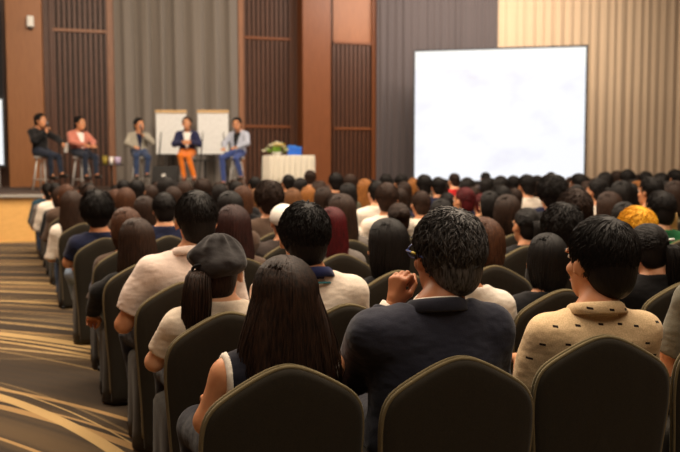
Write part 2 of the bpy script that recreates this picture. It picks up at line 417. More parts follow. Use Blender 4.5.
        C = X[2] - (znk - .25 * np.clip(dy, -.05, .2) + 0 * X[0]) - .6 * np.maximum(np.abs(dx) - .075, 0)
        if sleeve == 'none': C = np.maximum(C, np.abs(dx) - s * P['armhole'] - np.maximum(0, (zs - .1) - X[2]) * .5 + 0 * X[1] + 0 * X[2])
        g.cut(C, .004 if sleeve == 'none' else .012)
        if band: g.cut(-(C + band))
        if vee: g.cut(-np.maximum(np.abs(dx) - (vee * np.clip((X[2] - (hipz + .08)) / th, 0, 1) + .012), .0 - dy + 0 * X[0]))
        V, Q = g.net(); return V, Q
    zn = nb.z + .028 + P['neck']
    V, Q = garment(P['shirt_off'], P['sleeve'], zn, P['waist'], P.get('vee')); out['top'] = mesh('top', V, [Q])
    if P.get('vee'):
        V, Q = garment(.006, 'none', nb.z + .02, seat + .06, wr=.001); out['inner'] = mesh('inner', V, [Q])
    if P['edging']:
        V, Q = garment(P['shirt_off'] + .005, P['sleeve'], zn + .002, P['waist'], wr=P['wr'] * .9, band=.017); out['edging'] = mesh('edging', V, [Q])
    g = Fld((lo[0], lo[1], lo[2]), (hi[0], hi[1], seat + .26), P['vox'])
    g.union(torso[0][0], .05, .012)
    for p, k in legs: g.union(p, k, .013)
    X = g.all(); g.d = g.d + wrinkle(X, P['seed'] + 7, .003)
    for q in (-1, 1):
        d = (An[q] - Kn[q]).normalized(); pl = (X[0] - An[q].x) * d.x + (X[1] - An[q].y) * d.y + (X[2] - An[q].z) * d.z
        near = (X[0] - An[q].x) ** 2 + (X[1] - An[q].y) ** 2 + (X[2] - An[q].z) ** 2 < .08 ** 2
        g.cut(np.where(near, pl - .005, -1.0))
    V, Q = g.net(); out['trousers'] = mesh('trousers', V, [Q])
    out['shoes'] = []
    for a, d in foot:
        g = Fld(a + Vector((-.08, -.09, -.12)), a + Vector((.08, .27, .06)), .008)
        g.union(cap(a + Vector((0, -.01, -.02)), a + d, .043, .037), .0); g.union(cap(a + Vector((0, -.02, -.045)), a + d + Vector((0, .02, -.006)), .037, .035), .02)
        X = g.all(); g.cut(-(X[2] - (a.z - .085)) + 0 * X[0] + 0 * X[1]); g.cut(X[2] - (a.z + .018) + 0 * X[0] + 0 * X[1])
        V, Q = g.net(); out['shoes'].append(mesh('shoe', V, [Q]))
    return out
def collar_mesh(B, r=None, h=.036, fold=.024, drop=-.016):
    """stand-and-fall collar round the neck, open in front"""
    nb = B['nb']; R = []; r = (r or .058) * (.35 + .65 * B['P']['hd']) + .004
    for t in np.linspace(-math.pi * .80, math.pi * .80, 41):
        cx, cy = math.sin(t), -math.cos(t); pr = []
        dz = -.035 * (1 - math.cos(t)) / 2 - drop
        for rr, z in ((r, -.012), (r - .004, h), (r + .006, h + .004), (r + .016, h - .004), (r + .02 + fold * .35, h - fold - .008), (r + .014 + fold * .35, h - fold - .012), (r + .004, h - .012), (r + .004, -.012)):
            pr.append((nb.x + cx * rr * 1.08, nb.y + cy * rr * 1.04, nb.z + .012 + z + dz))
        R.append(pr)
    mb = MB(); mb.loft(R); return mb.mesh('collar', smooth=True)

# ---- hair, in head space (face towards +y)
RS = np.random.RandomState
def ell_surf(az, el, r, c=(0, -.012, .032)):
    return np.stack([c[0] + r[0] * np.cos(el) * np.sin(az), c[1] - r[1] * np.cos(el) * np.cos(az), c[2] + r[2] * np.sin(el)], -1)
def hairline(az):
    """lowest hair elevation for an azimuth counted from the back of the head"""
    a = np.abs(az); return np.where(a < 1.15, -.95, np.where(a < 1.75, -.95 + (a - 1.15) / .6 * .75, -.2 + (a - 1.75) / .9 * 1.05))
def cap_base(vox, r, low=-.10, front=True, extra=()):
    f = Fld((-.17, -.2, -.16), (.17, .15, .19), vox)
    f.union(ell((0, -.014, .034), r), 0)
    f.union(ell((0, -.052, -.035), (r[0] * .80, .052, .066)), .03)
    for p, k in extra: f.union(p, k)
    X = f.all()
    f.cut(low - X[2] + 0 * X[0] + 0 * X[1], .015)
    # clear the face and the area round the ears
    f.cut(-np.maximum(-(X[1] - .012 - .5 * np.clip(X[2] - .03, 0, .2)), X[2] - .068 + 1.2 * np.clip(np.abs(X[0]) - .05, 0, 1)) * 1.0 if False else np.minimum(X[1] - .004 - .62 * np.clip(X[2] + .005, 0, .2) + 0 * X[0], .075 - X[2] + 0 * X[0] + 0 * X[1]) * .8, .012)
    ear = np.sqrt(((np.abs(X[0]) - .085) / 1.1) ** 2 + (X[1] + .002) ** 2 + ((X[2] + .012) / 1.3) ** 2) - .030
    f.cut(-ear, .01)
    return f
def build_hair(style, seed=0, vox=.009, n=850, length=None, vol=1.0, spread=0.0, tail=(0, -.104, .045), sway=0.0, tail_r=.021):
    r = RS(seed); mbV = []; mbF = []; cnt = 0
    def put(V, Fs):
        nonlocal cnt
        mbV.append(V); mbF.extend([np.asarray(f) + cnt for f in Fs]); cnt += len(V)
    rad = (.083 * vol, .101 * vol, .095 * vol)
    if style in ('short', 'wavy', 'spiky', 'tight', 'tail', 'bun'):
        tight = style in ('tail', 'bun', 'tight')
        f = cap_base(vox, rad, -.105 if not tight else -.09)
        put(*(lambda a: (a[0], [a[1]]))(f.net()))
        N = n; az = r.uniform(-math.pi, math.pi, N * 3); el = np.arcsin(r.uniform(-.85, 1, N * 3))
        ok = el > hairline(az) + .12; az, el = az[ok][:N], el[ok][:N]
        p0 = ell_surf(az, el, np.array(rad) * .97); c = np.array((0, -.012, .032))
        nrm = (p0 - c) / np.array(rad) ** 2; nrm /= np.linalg.norm(nrm, axis=1, keepdims=True)
        if tight:
            tgt = np.array((0, -.105, .045)); dirv = tgt - p0; L = np.linalg.norm(dirv, axis=1) * r.uniform(.6, .95, len(p0)); lift = .0035
        else:
            who = np.array((.01, -.055, .13)); dirv = p0 - who; dirv[:, 2] -= .06 * np.clip(-p0[:, 1] * 8, 0, 1); L = r.uniform(.035, .06, len(p0)) * (1.0 if style != 'spiky' else 1.1)
            lift = {'short': .005, 'wavy': .010, 'spiky': .017}[style]
        t = dirv - nrm * (dirv * nrm).sum(1, keepdims=True); t /= np.linalg.norm(t, axis=1, keepdims=True) + 1e-6
        sw = r.normal(0, .35 if not tight else .06, (len(p0), 1)); side = np.cross(nrm, t); t = t + side * sw; t /= np.linalg.norm(t, axis=1, keepdims=True)
        m = 6; u = np.linspace(0, 1, m); pts = []
        q = p0.copy(); st = L / (m - 1)
        wph = r.uniform(0, 6.28, (len(p0), 1)); lf = lift * r.uniform(.3, 1.3, (len(p0), 1))
        for i in range(m):
            # walk along the scalp, re-projected on the cap, then lifted
            nn = (q - c) / np.array(rad) ** 2; ln = np.linalg.norm(nn, axis=1, keepdims=True); nn /= ln
            k = np.sqrt((((q - c) / np.array(rad)) ** 2).sum(1, keepdims=True)); q = c + (q - c) / k * .985
            bend = math.sin(math.pi * min(1, u[i] * (.75 if style != 'spiky' else .5)))
            wv_ = side * np.sin(u[i] * 7 + wph) * (.005 if style == 'wavy' else .0012)
            pts.append(q + nn * lf * bend + wv_)
            tt = t - nn * (t * nn).sum(1, keepdims=True); q = q + tt * st[:, None]
        Pm = np.stack(pts, 1); zz = Pm[..., 2]; low = zz < -.098; Pm[..., 2] = np.where(low, -.098 + (zz + .098) * .2, zz)
        R = (r.uniform(.0013, .0027, (len(p0), 1)) * (1.25 if n < 900 else 1)) * np.array([.7, 1, 1, .9, .6, .12])[None]
        V, Fq = tubes(Pm, R, 3); put(V, Fq)
        if style == 'tail':
            put_tail(put, r, length or .26, tail, 300, sway, tail_r)
        if style == 'bun':
            N = 90; pts = []
            for i in range(N):
                a0 = r.uniform(0, 6.28); th = r.uniform(.2, 1.4); ax = r.normal(0, 1, 3); ax /= np.linalg.norm(ax); b1 = np.cross(ax, (.3, .5, .8)); b1 /= np.linalg.norm(b1); b2 = np.cross(ax, b1); o = r.uniform(-.6, .6)
                u = np.linspace(0, 2.4, 7) + a0; rr = math.sqrt(1 - o * o)
                pts.append(np.array((0, -.128, .05)) + np.array((.042, .034, .038)) * (ax * o + rr * (np.cos(u)[:, None] * b1 + np.sin(u)[:, None] * b2)))
            Pm = np.array(pts); R = np.full((N, 7), .0055); R[:, [0, -1]] = .001; V, Fq = tubes(Pm, R, 4); put(V, Fq)
            g = Fld((-.07, -.19, -.01), (.07, -.06, .11), vox); g.union(ell((0, -.126, .05), (.041, .034, .037)), 0); put(*(lambda a: (a[0], [a[1]]))(g.net()))
    else:                                             # bob / long: strands fall from the parting over the head and hang
        Lz = length if length else (-.15 if style == 'bob' else -.40)
        wide = 1.0
        f = Fld((-.17, -.26, Lz - .05), (.17, .15, .19), vox)
        f.union(ell((0, -.016, .034), np.array(rad) * (.97, .96, .97)), 0)
        steps = 9
        for i in range(steps):
            u = i / (steps - 1); z = .02 + (Lz + .03 - .02) * u
            hw = .060 + .014 * math.sin(min(1, u * 1.3) * math.pi) - .012 * u * (1.4 if style == 'bob' else 1) + spread * .06 * u; y = -.045 - (.035 * u if style == 'long' else .0); th = .045 - .018 * u
            f.union(ell((-hw * .45, y - .004, z), (hw * .58, th, .055)), .03); f.union(ell((hw * .45, y - .004, z), (hw * .58, th, .055)), .03)
        X = f.all(); f.cut(np.minimum(X[1] - .018 - .55 * np.clip(X[2] + .0, 0, .2) + 0 * X[0], .078 - X[2] + 0 * X[0] + 0 * X[1]) * .8, .012)
        f.cut(-(np.sqrt((X[0] / .050) ** 2 + ((X[1] + .005) / .060) ** 2) - 1) * .04 - np.maximum(X[2] + .06, 0) * 3, .005) if style == 'long' else None
        put(*(lambda a: (a[0], [a[1]]))(f.net()))
        N = n; az = r.uniform(-1.75, 1.75, N); part = -.05 + .105 * np.clip(np.abs(az) / 1.6, 0, 1) + r.normal(0, .008, N)
        m = 14; u = np.linspace(0, 1, m); Pm = np.zeros((N, m, 3)); jit = r.normal(0, .0035, (N, 1)); lenj = r.uniform(.78, 1.03, N)
        rx, ry, rz = rad; k = 1.015 + r.uniform(0, .045, N)
        ph = r.uniform(0, 6.28, N); shrink = r.uniform(.74, 1.05, N)
        for j, uu in enumerate(u):
            if j < 7:
                e = (1 - j / 6.0) * 1.5 - .0
                p = ell_surf(az + 0 * e, np.full(N, e), (1, 1, 1), (0, 0, 0))
                p = p * np.array((rx, ry, rz)) * k[:, None] + np.array((0, -.014, .034)); p[:, 1] += part * max(0, 1 - j / 4.5) ** .7; q_ = p - np.array((0, -.014, .034)); p = np.array((0, -.014, .034)) + q_ / np.sqrt(((q_ / np.array((rx, ry, rz))) ** 2).sum(1, keepdims=True)) * k[:, None]
            else:
                v = (j - 6) / 7.0; base = ell_surf(az, np.zeros(N), (rx, ry, rz), (0, -.014, .034)) * 1.0
                zt = .034 + (Lz * lenj - .034) * v
                xs = base[:, 0] * k * (1 + (.10 * math.sin(math.pi * min(1, v * 1.15)) if style == 'bob' else 0) - (.36 if style == 'bob' else .16) * v * v) * (1 - (1 - shrink) * v) * (1 + spread * v)
                yb = base[:, 1] * k
                yy = yb + (-(.018 if style == 'long' else -.01) * v) * np.clip(-base[:, 1] * 12, -.3, 1) - (.055 * v * np.clip((base[:, 1] + .06) * 12, 0, 1))
                p = np.stack([xs + .007 * v * np.sin(ph + 5 * v), yy + .005 * v * np.cos(ph + 6 * v), zt], -1)
            Pm[:, j] = p
        R = r.uniform(.0015, .0034, (N, 1)) * (1.3 if n < 900 else 1) * np.concatenate([np.full(9, 1.0), np.linspace(1, .2, 5)])[None]
        V, Fq = tubes(Pm, R, 4); put(V, Fq)
    return mesh('hair', np.vstack(mbV), mbF)
def put_tail(put, r, L, root, n=110, sway=0.0, rr=.021):
    m = 10; u = np.linspace(0, 1, m); th = r.uniform(0, 6.28, n); q = np.sqrt(r.uniform(0, 1, n)); Pm = np.zeros((n, m, 3)); lj = r.uniform(.8, 1.05, n)
    for j, v in enumerate(u):
        w = rr * (.55 + 1.1 * math.sin(math.pi * min(1, v * .8 + .12))) * (1 - .45 * v)
        Pm[:, j, 0] = root[0] + q * w * 1.25 * np.cos(th) + sway * v; Pm[:, j, 1] = root[1] - .035 * math.sin(min(1, v * 4) * math.pi / 2) + q * w * np.sin(th) + .01 * v
        Pm[:, j, 2] = root[2] + .014 * math.sin(min(1, v * 5) * math.pi) - L * lj * v
    R = r.uniform(.002, .0038, (n, 1)) * np.concatenate([np.full(m - 4, 1.0), np.linspace(.95, .15, 4)])[None]
    V, Fq = tubes(Pm, R, 4); put(V, Fq)

# ------------------------------------------------------------------ the covered chair (origin on the floor under the seat, its back towards -y)
BACK_Y, TOPZ = -.235, .823
def chair_meshes():
    pts = []                                            # outline of the back, x and z, from lower left over the peak to lower right
    half = [(.190, .02), (.197, .25), (.212, .45), (.222, .57), (.2225, .64), (.217, .684), (.2, .718), (.176, .738), (.105, .782), (.05, .810), (.018, .821), (0, .823)]
    full = [(-x, z) for x, z in half] + [(x, z) for x, z in half[-2::-1]]
    full = np.array(full); full[:, 0] *= 1.05
    # resample with a smooth spline
    t = np.concatenate([[0], np.cumsum(np.linalg.norm(np.diff(full, axis=0), axis=1))]); T = np.linspace(0, t[-1], 97)
    X = np.interp(T, t, full[:, 0]); Z = np.interp(T, t, full[:, 1])
    for _ in range(3):
        X[1:-1] = (X[:-2] + 2 * X[1:-1] + X[2:]) / 4; Z[1:-1] = (Z[:-2] + 2 * Z[1:-1] + Z[2:]) / 4
    lean = lambda z: BACK_Y - .02 - np.clip(z - .44, -.1, 1) * .10
    cx, cz = 0, .5; rings = []
    foldx = lambda x, z: .010 * np.sin(x * 26 + 1.0) * np.clip((.42 - z) / .4, 0, 1)
    for s, off in ((0.0, .020), (.45, .0195), (.8, .018), (.93, .015), (.985, .009), (1.0, .000)):
        x, z = X * s, cz + (Z - cz) * s; rings.append(np.stack([x, lean(z) - off - foldx(x, z), z], 1))
    for s, off in ((1.0, .022), (.985, .031), (.93, .036), (.8, .039), (.45, .040), (0.0, .040)):
        x, z = X * s, cz + (Z - cz) * s; rings.append(np.stack([x, lean(z) + off - foldx(x, z), z], 1))
    mb = MB(); mb.loft(rings, cap=False, closed=True)
    back = mb.mesh('back_cover', smooth=True)
    pm = MB(); e = np.stack([X * 1.0, lean(Z) + .001, Z], 1)[3:-3]; pm.tube(e, .0066, 6); e2 = e.copy(); e2[:, 1] += .021; pm.tube(e2, .006, 6)  # edge tubes standing in for the lit thickness of the cover
    lit_edge_piping = pm.mesh('lit_edge_piping', smooth=True)
    # seat cushion and skirt
    n = 72; th = np.arange(n) * 2 * math.pi / n; rings = []
    def rr(hx, hy, amp, z, cy=-.02, p=5):
        c, s = np.cos(th), np.sin(th); k = (np.abs(c / hx) ** p + np.abs(s / hy) ** p) ** (-1 / p)
        corner = np.abs(np.sin(2 * th)) ** 3
        k = k * (1 + amp * (.35 * np.sin(9 * th + .6) + .9 * corner - .35))
        return np.stack([k * c, cy + k * s, np.full(n, z)], 1)
    for sc, z in ((.02, .437), (.6, .437), (.9, .432), (.985, .42)): rings.append(rr(.222 * sc, .215 * sc, 0, z))
    for z, a in ((.40, 0), (.37, .004), (.30, .02), (.20, .05), (.10, .09), (.012, .13)): rings.append(rr(.226 + .012 * (.4 - z), .220 + .03 * (.4 - z), a, z))
    rings.append(rr(.19, .20, .05, .012))
    mb = MB(); mb.loft(rings[::-1]); seat = mb.mesh('seat_cover', smooth=True)
    fm = MB(); fm.lathe([(.0, 0), (.016, .0), (.018, .012), (.013, .03), (0, .03)], seg=12); foot = fm.mesh('foot', smooth=True)
    return back, lit_edge_piping, seat, foot

# ------------------------------------------------------------------ the hall
def WP(px, off=0.0):
    """floor point on the back wall's plane (moved off metres into the hall) that the photo shows at column px"""
    k = (px - 340) / F; b = BACK - off
    Y = b / (wv[1] + wv[0] * k)              # X = k*Y ; X*wv0 + Y*wv1 = b
    X = k * Y; return X * wu[0] + Y * wu[1], b
def ZY(py, depth): return CAMZ + (HORIZON - py) * depth / F
def depth_of(a, b): return a * wu[1] + b * wv[1]
def boxes(name, specs, mat, kind='structure', bev=.0, parent=None):
    mb = MB()
    for a0, a1, b0, b1, z0, z1 in specs: mb.box(tuple(hall((a0 + a1) / 2, (b0 + b1) / 2, (z0 + z1) / 2)), (a1 - a0, b1 - b0, z1 - z0), WA, bev)
    return link(name, mb.mesh(name, (mat,)), parent, kind=kind)
AL, AR, BB, CEIL, SZ = -3.6, 19.0, -5.0, 7.0, .86

def carpet():
    m = NT('patterned_carpet'); tc = m.n('ShaderNodeTexCoord'); P = tc.outputs['Object']
    def rings(cx, cy, scale, dist, seed, thr, w):
        mp = m.n('ShaderNodeMapping'); mp.inputs['Location'].default_value = (-cx, -cy, 0); m.l(P, mp.inputs['Vector'])
        sx = m.n('ShaderNodeSeparateXYZ'); m.l(mp.outputs[0], sx.inputs[0])
        rad = m.math('SQRT', m.math('ADD', m.math('MULTIPLY', sx.outputs[0], sx.outputs[0]), m.math('MULTIPLY', sx.outputs[1], sx.outputs[1])))
        cb = m.n('ShaderNodeCombineXYZ'); m.l(rad, cb.inputs[0]); cb.inputs[1].default_value = seed
        nz = m.n('ShaderNodeTexNoise'); nz.inputs['Scale'].default_value = scale; nz.inputs['Detail'].default_value = 3.5; nz.inputs['Roughness'].default_value = .62; m.l(cb.outputs[0], nz.inputs['Vector'])
        mr = m.n('ShaderNodeMapRange', interpolation_type='SMOOTHSTEP'); mr.inputs['From Min'].default_value = thr; mr.inputs['From Max'].default_value = thr + w; m.l(nz.outputs['Fac'], mr.inputs['Value'])
        return mr.outputs['Result']
    big = rings(-5.3, -.9, 1.9, 0, 1.0, .50, .10)
    fine = rings(-5.3, -.9, 5.6, 0, 5.0, .565, .02)
    fine2 = rings(-5.6, .4, 6.4, 0, 21.0, .60, .012)
    arc = rings(-2.2, 3.2, 7.5, 0, 9.0, .66, .012)
    arc2 = rings(-3.9, 2.0, 6.5, 0, 13.0, .66, .012)
    base = m.mix(big, lin((50, 38, 24)), lin((84, 65, 40)))
    base = m.mix(fine, base, lin((158, 124, 78))); base = m.mix(fine2, base, lin((182, 150, 98)))
    base = m.mix(arc2, base, lin((190, 160, 110))); base = m.mix(arc, base, lin((196, 168, 120)))
    pile = m.noise(m.coords(), 220, 2)
    m.base(m.mix(.35, base, m.ramp(pile, [(.3, (.35, .35, .35, 1)), (.7, (1, 1, 1, 1))]), 'MULTIPLY')); m.set(Roughness=.95, Specular_IOR_Level=.1, Sheen_Weight=.15)
    m.bump(pile, .4, .006); return m.m
def wood(name, a, b, scale=1.0, rough=.45, vert=True):
    m = NT(name); v = m.coords((6 * scale, 6 * scale, .5 * scale) if vert else (.5 * scale, 6 * scale, 6 * scale))
    g = m.noise(v, 6, 5, .6); m.base(m.ramp(g, [(.25, lin(a)), (.75, lin(b))])); m.set(Roughness=rough, Specular_IOR_Level=.35); m.bump(g, .06, .004); return m.m
W_WALL = wood('wall_wood', (72, 44, 30), (92, 58, 40)); W_PIL = wood('pillar_wood', (132, 84, 47), (152, 100, 58)); W_DARK = wood('dark_slats', (64, 36, 21), (88, 52, 32)); W_PIL2 = wood('pillar_red_wood', (102, 56, 27), (124, 71, 37)); W_GAP = plain('slat_recess', (34, 22, 16), .8)
W_TRIM = wood('trim_wood', (120, 80, 56), (146, 100, 70)); W_HONEY = wood('honey_panel', (124, 76, 44), (150, 94, 56)); W_STAGE = wood('stage_front', (212, 162, 94), (230, 180, 108), .6, .4, False)
PLASTER = plain('ceiling_plaster', (200, 180, 150), .9); DARKM = plain('dark_metal', (26, 24, 23), .5); SILVER = plain('silver_trim', (176, 172, 166), .35, .4); WHITE = plain('white_plastic', (232, 230, 224), .5)

mb = MB(); mb.box(tuple(hall((AL + AR) / 2, (BB + BACK) / 2, -.05)), (AR - AL + 1, BACK - BB + 1, .1), WA); link('floor', mb.mesh('floor', (carpet(),)), kind='structure')
boxes('ceiling', [(AL - .3, AR + .3, BB - .3, BACK + .3, CEIL, CEIL + .1)], PLASTER)
boxes('wall_back', [(AL - .3, AR + .3, BACK, BACK + .2, 0, CEIL)], W_WALL)
boxes('wall_left', [(AL - .2, AL, BB, BACK, 0, CEIL)], W_WALL)
boxes('wall_right', [(AR, AR + .2, BB, BACK, 0, CEIL)], W_WALL)
boxes('wall_rear', [(AL - .3, AR + .3, BB - .2, BB, 0, CEIL)], W_WALL)
def ax(px, off=0.0): return WP(px, off)[0]
def wz(py, px, off=0.0): a, b = WP(px, off); return ZY(py, depth_of(a, b))
# wall of pillars, slatted panels and curtains
def wall_piece(name, p0, p1, off, mat, z0=0.0, z1=CEIL, bev=.01):
    boxes(name, [(ax(p0, off), ax(p1, off), BACK - off, BACK, z0, z1)], mat, bev=bev)
wall_piece('pillar_1', 10, 46, .55, W_PIL); wall_piece('pillar_2', 303, 331, .60, W_PIL2)
wall_piece('trim_1', 53, 57, .12, W_DARK); wall_piece('trim_2', 110, 117, .16, W_TRIM); wall_piece('trim_3', 239.5, 245, .16, W_TRIM); wall_piece('trim_4', 291, 295, .10, W_DARK)
wall_piece('trim_5', 372, 376.5, .16, W_PIL2)
for i, (p0, p1, pys, honey) in enumerate(((57, 110, (33,), None), (245, 291, (40.5, 127), None), (333, 372, (45, 129), 45))):
    a0, a1 = ax(p0, .05), ax(p1, .05); mb = MB(); n = int((a1 - a0) / .118); zh = wz(45, 350) if honey else CEIL
    for k in range(n + 1):
        a = a0 + .02 + (a1 - a0 - .04) * k / n; mb.box(tuple(hall(a, BACK - .05, zh / 2)), (.074, .09, zh), WA)
    boxes('wall_back_recess', [(a0, a1, BACK - .03, BACK, 0, zh)], W_GAP)
    link('trim_%d' % (6 + i), mb.mesh('slatted_wall', (W_DARK,)), kind='structure')
    for py in pys:
        z = wz(py, (p0 + p1) / 2, .1); boxes('trim_%d' % (9 + i), [(a0, a1, BACK - .13, BACK, z - .035, z + .035)], W_TRIM if i == 0 else W_PIL2, bev=.008)
    if honey: boxes('wall_back_panel', [(a0, a1, BACK - .06, BACK, zh, CEIL)], W_HONEY)

def curtain(name, p0, p1, off, mat, label, pitch, depth, seed, z0=0.0, flat=False):
    r = RS(seed); a0, a1 = ax(p0, off), ax(p1, off); xs = [0.0]; ys = [0.0]; L = a1 - a0
    n = int(L / pitch * 14); a = np.linspace(0, L, n); ph = a / pitch * 2 * math.pi + 1.6 * np.interp(a, np.linspace(0, L, int(L / pitch) + 3), r.uniform(-.7, .7, int(L / pitch) + 3))
    w1 = np.sin(ph); w1 = np.sign(w1) * np.abs(w1) ** (.6 if flat else .8); amp = np.interp(a, np.linspace(0, L, int(L / pitch) + 3), r.uniform(.5, 1.15, int(L / pitch) + 3))
    zs = np.linspace(z0, CEIL - .02, 16); V = []
    for z in zs:
        d = depth * amp * (w1 + .25 * np.sin(2.3 * ph + z * .5)) * (1 - .25 * (z - z0) / (CEIL - z0))
        V += [tuple(hall(a0 + a[i], BACK - off + d[i], z)) for i in range(n)]
    V2 = []
    for z in zs: 
        d = depth * amp * (w1 + .25 * np.sin(2.3 * ph + z * .5)) * (1 - .25 * (z - z0) / (CEIL - z0))
        V2 += [tuple(hall(a0 + a[i], BACK - off + d[i] + .008, z)) for i in range(n)]
    q = np.array([[j * n + i, j * n + i + 1, (j + 1) * n + i + 1, (j + 1) * n + i] for j in range(15) for i in range(n - 1)])
    o = link(name, mesh(name, np.vstack([V, V2]), [q, q[:, ::-1] + len(V)], (mat,)))
    tag(o, label, 'curtain'); return o
curtain('stage_curtain', 117, 239.5, .28, fabric((124, 116, 108), .1), 'grey pleated curtain hanging behind the two flip charts', .42, .12, 3)
curtain('stage_curtain', 376.5, 496, .30, fabric((90, 82, 82), .1), 'dark grey curtain hanging behind the left half of the big screen', .22, .04, 4)
curtain('stage_curtain', 495, 760, .20, fabric((202, 176, 146), .1), 'beige finely pleated curtain at the right of the big screen', .30, .035, 5, flat=True)

# stage platform
SA = math.radians(19.5); su, sv = (math.cos(SA), math.sin(SA)), (-math.sin(SA), math.cos(SA))
SP0 = Vector(((18 - 340) / F * 14.85, 14.85, 0))           # a point of the stage's front edge
SB = SP0.x * sv[0] + SP0.y * sv[1]; SA0 = SP0.x * su[0] + SP0.y * su[1]
def stg(a, b, z=0.0): return Vector((a * su[0] + b * sv[0], a * su[1] + b * sv[1], z))
mb = MB(); mb.box(tuple(stg(SA0 + 6, SB + 3.2, (SZ - .06) / 2)), (16, 6.2, SZ - .06), SA); link('floor_stage', mb.mesh('stage', (W_STAGE,)), kind='structure')
mb = MB(); mb.box(tuple(stg(SA0 + 6, SB + 3.17, SZ - .03)), (16.04, 6.3, .06), SA, .01); link('trim_20', mb.mesh('stage_edge', (SILVER,)), kind='structure')
mb = MB(); mb.box(tuple(stg(SA0 + 6, SB + 3.25, SZ + .004)), (16, 6.2, .012), SA); link('floor_stage_carpet', mb.mesh('stage_top', (plain('stage_carpet', (70, 52, 40), .9),)), kind='structure')
SZ += .011
def pt(px, depth, z=0.0): return Vector(((px - 340) / F * (depth * math.cos(PITCH) + (CAMZ - z) * math.sin(PITCH)), depth, z))

# the big screen, turned towards the audience
def screen_mat(seed):
    m = NT('projected_picture'); tc = m.n('ShaderNodeTexCoord'); g = tc.outputs['Generated']; sp = m.n('ShaderNodeSeparateXYZ'); m.l(g, sp.inputs[0])
    mp = m.n('ShaderNodeMapping'); mp.inputs['Scale'].default_value = (2.2, .01, 2.6); mp.inputs['Location'].default_value = (seed, 0, .3); m.l(g, mp.inputs[0])
    nz = m.noise(mp.outputs[0], 1.5, 3); col = m.ramp(nz, [(.50, lin((248, 250, 255))), (.68, lin((238, 238, 248))), (.85, lin((224, 214, 214)))])
    band = m.math('GREATER_THAN', sp.outputs[2], .86); col = m.mix(band, col, lin((255, 255, 252)))
    m.base((.02, .02, .02, 1)); m.set(Roughness=.6); m.l(col, m.p.inputs['Emission Color']); m.p.inputs['Emission Strength'].default_value = 1.0; return m.m
def projection_screen(pa, pb, za, zb, label, name='projection_screen'):
    """pa, pb: lower corners on the stage plan, za..zb: bottom and top of the picture"""
    d = pb - pa; L = d.length; yaw = math.atan2(d.y, d.x); c = (pa + pb) / 2
    t = thing(name, label, 'screen', (c.x, c.y, SZ), yaw); z0, z1 = za - SZ, zb - SZ
    m = MB(); m.box((0, 0, (z0 + z1) / 2), (L, .02, z1 - z0)); link('picture', m.mesh('picture', (screen_mat(3.1),)), t)
    m = MB(); fw = .05
    for bx in (((0, .012, z1 + fw / 2 - .005), (L + 2 * fw, .05, fw)), ((0, .012, z0 - fw / 2 + .005), (L + 2 * fw, .05, fw)), ((-L / 2 - fw / 2 + .005, .012, (z0 + z1) / 2), (fw, .05, z1 - z0)), ((L / 2 + fw / 2 - .005, .012, (z0 + z1) / 2), (fw, .05, z1 - z0))): m.box(*bx)
    m.box((0, .025, (z0 + z1) / 2), (L, .02, z1 - z0)); link('frame', m.mesh('frame', (plain('screen_frame', (34, 34, 38), .5),)), t)
    for q in (-1, 1):
        m = MB(); m.box((q * L * .42, .06, z0 / 2), (.06, .05, z0)); m.box((q * L * .42, .0, .02), (.06, .9, .04), 0, .01); link('leg', m.mesh('leg', (SILVER,)), t)
    return t
DL, DR = 21.9, 21.0
projection_screen(pt(414.5, DL, 2), pt(584.5, DR, 2), ZY(180.5, DL), ZY(53.3, DL), 'big white projection screen in a thin dark frame, in front of the dark curtain')
# the other screen at the left edge of the frame
a_, b_ = WP(7.5, .8); a2, b2 = WP(-70, .8)
pr_ = hall(a_, b_); pl_ = hall(a2, b2); dd = depth_of(a_, b_)
t = projection_screen(pl_, pr_ + Vector((-.06, 0, 0)), ZY(165, dd), ZY(100, dd), 'edge of a second projection screen cut off by the left border')
m = MB(); d_ = pr_ - pl_; L_ = d_.length
m.box((L_ / 2 - .16, .02, (ZY(20, dd) + ZY(100, dd)) / 2 - SZ), (.32, .05, ZY(-10, dd) - ZY(100, dd) )); link('masking_cloth', m.mesh('masking', (fabric((40, 38, 40), .1),)), t)
# white box high on the first pillar
a_, b_ = WP(35, .62); zc = ZY(24.5, depth_of(a_, b_))
t = thing('wall_speaker', 'small white speaker box mounted high on the left wooden pillar', 'speaker', tuple(hall(a_, b_ - .02, zc)), WA)
m = MB(); m.box((0, -.02, .0), (.15, .16, .26), 0, .02); link('housing', m.mesh('housing', (WHITE,)), t)
m = MB(); m.box((0, .045, -.14), (.08, .10, .05), 0, .01); link('bracket', m.mesh('bracket', (DARKM,)), t)

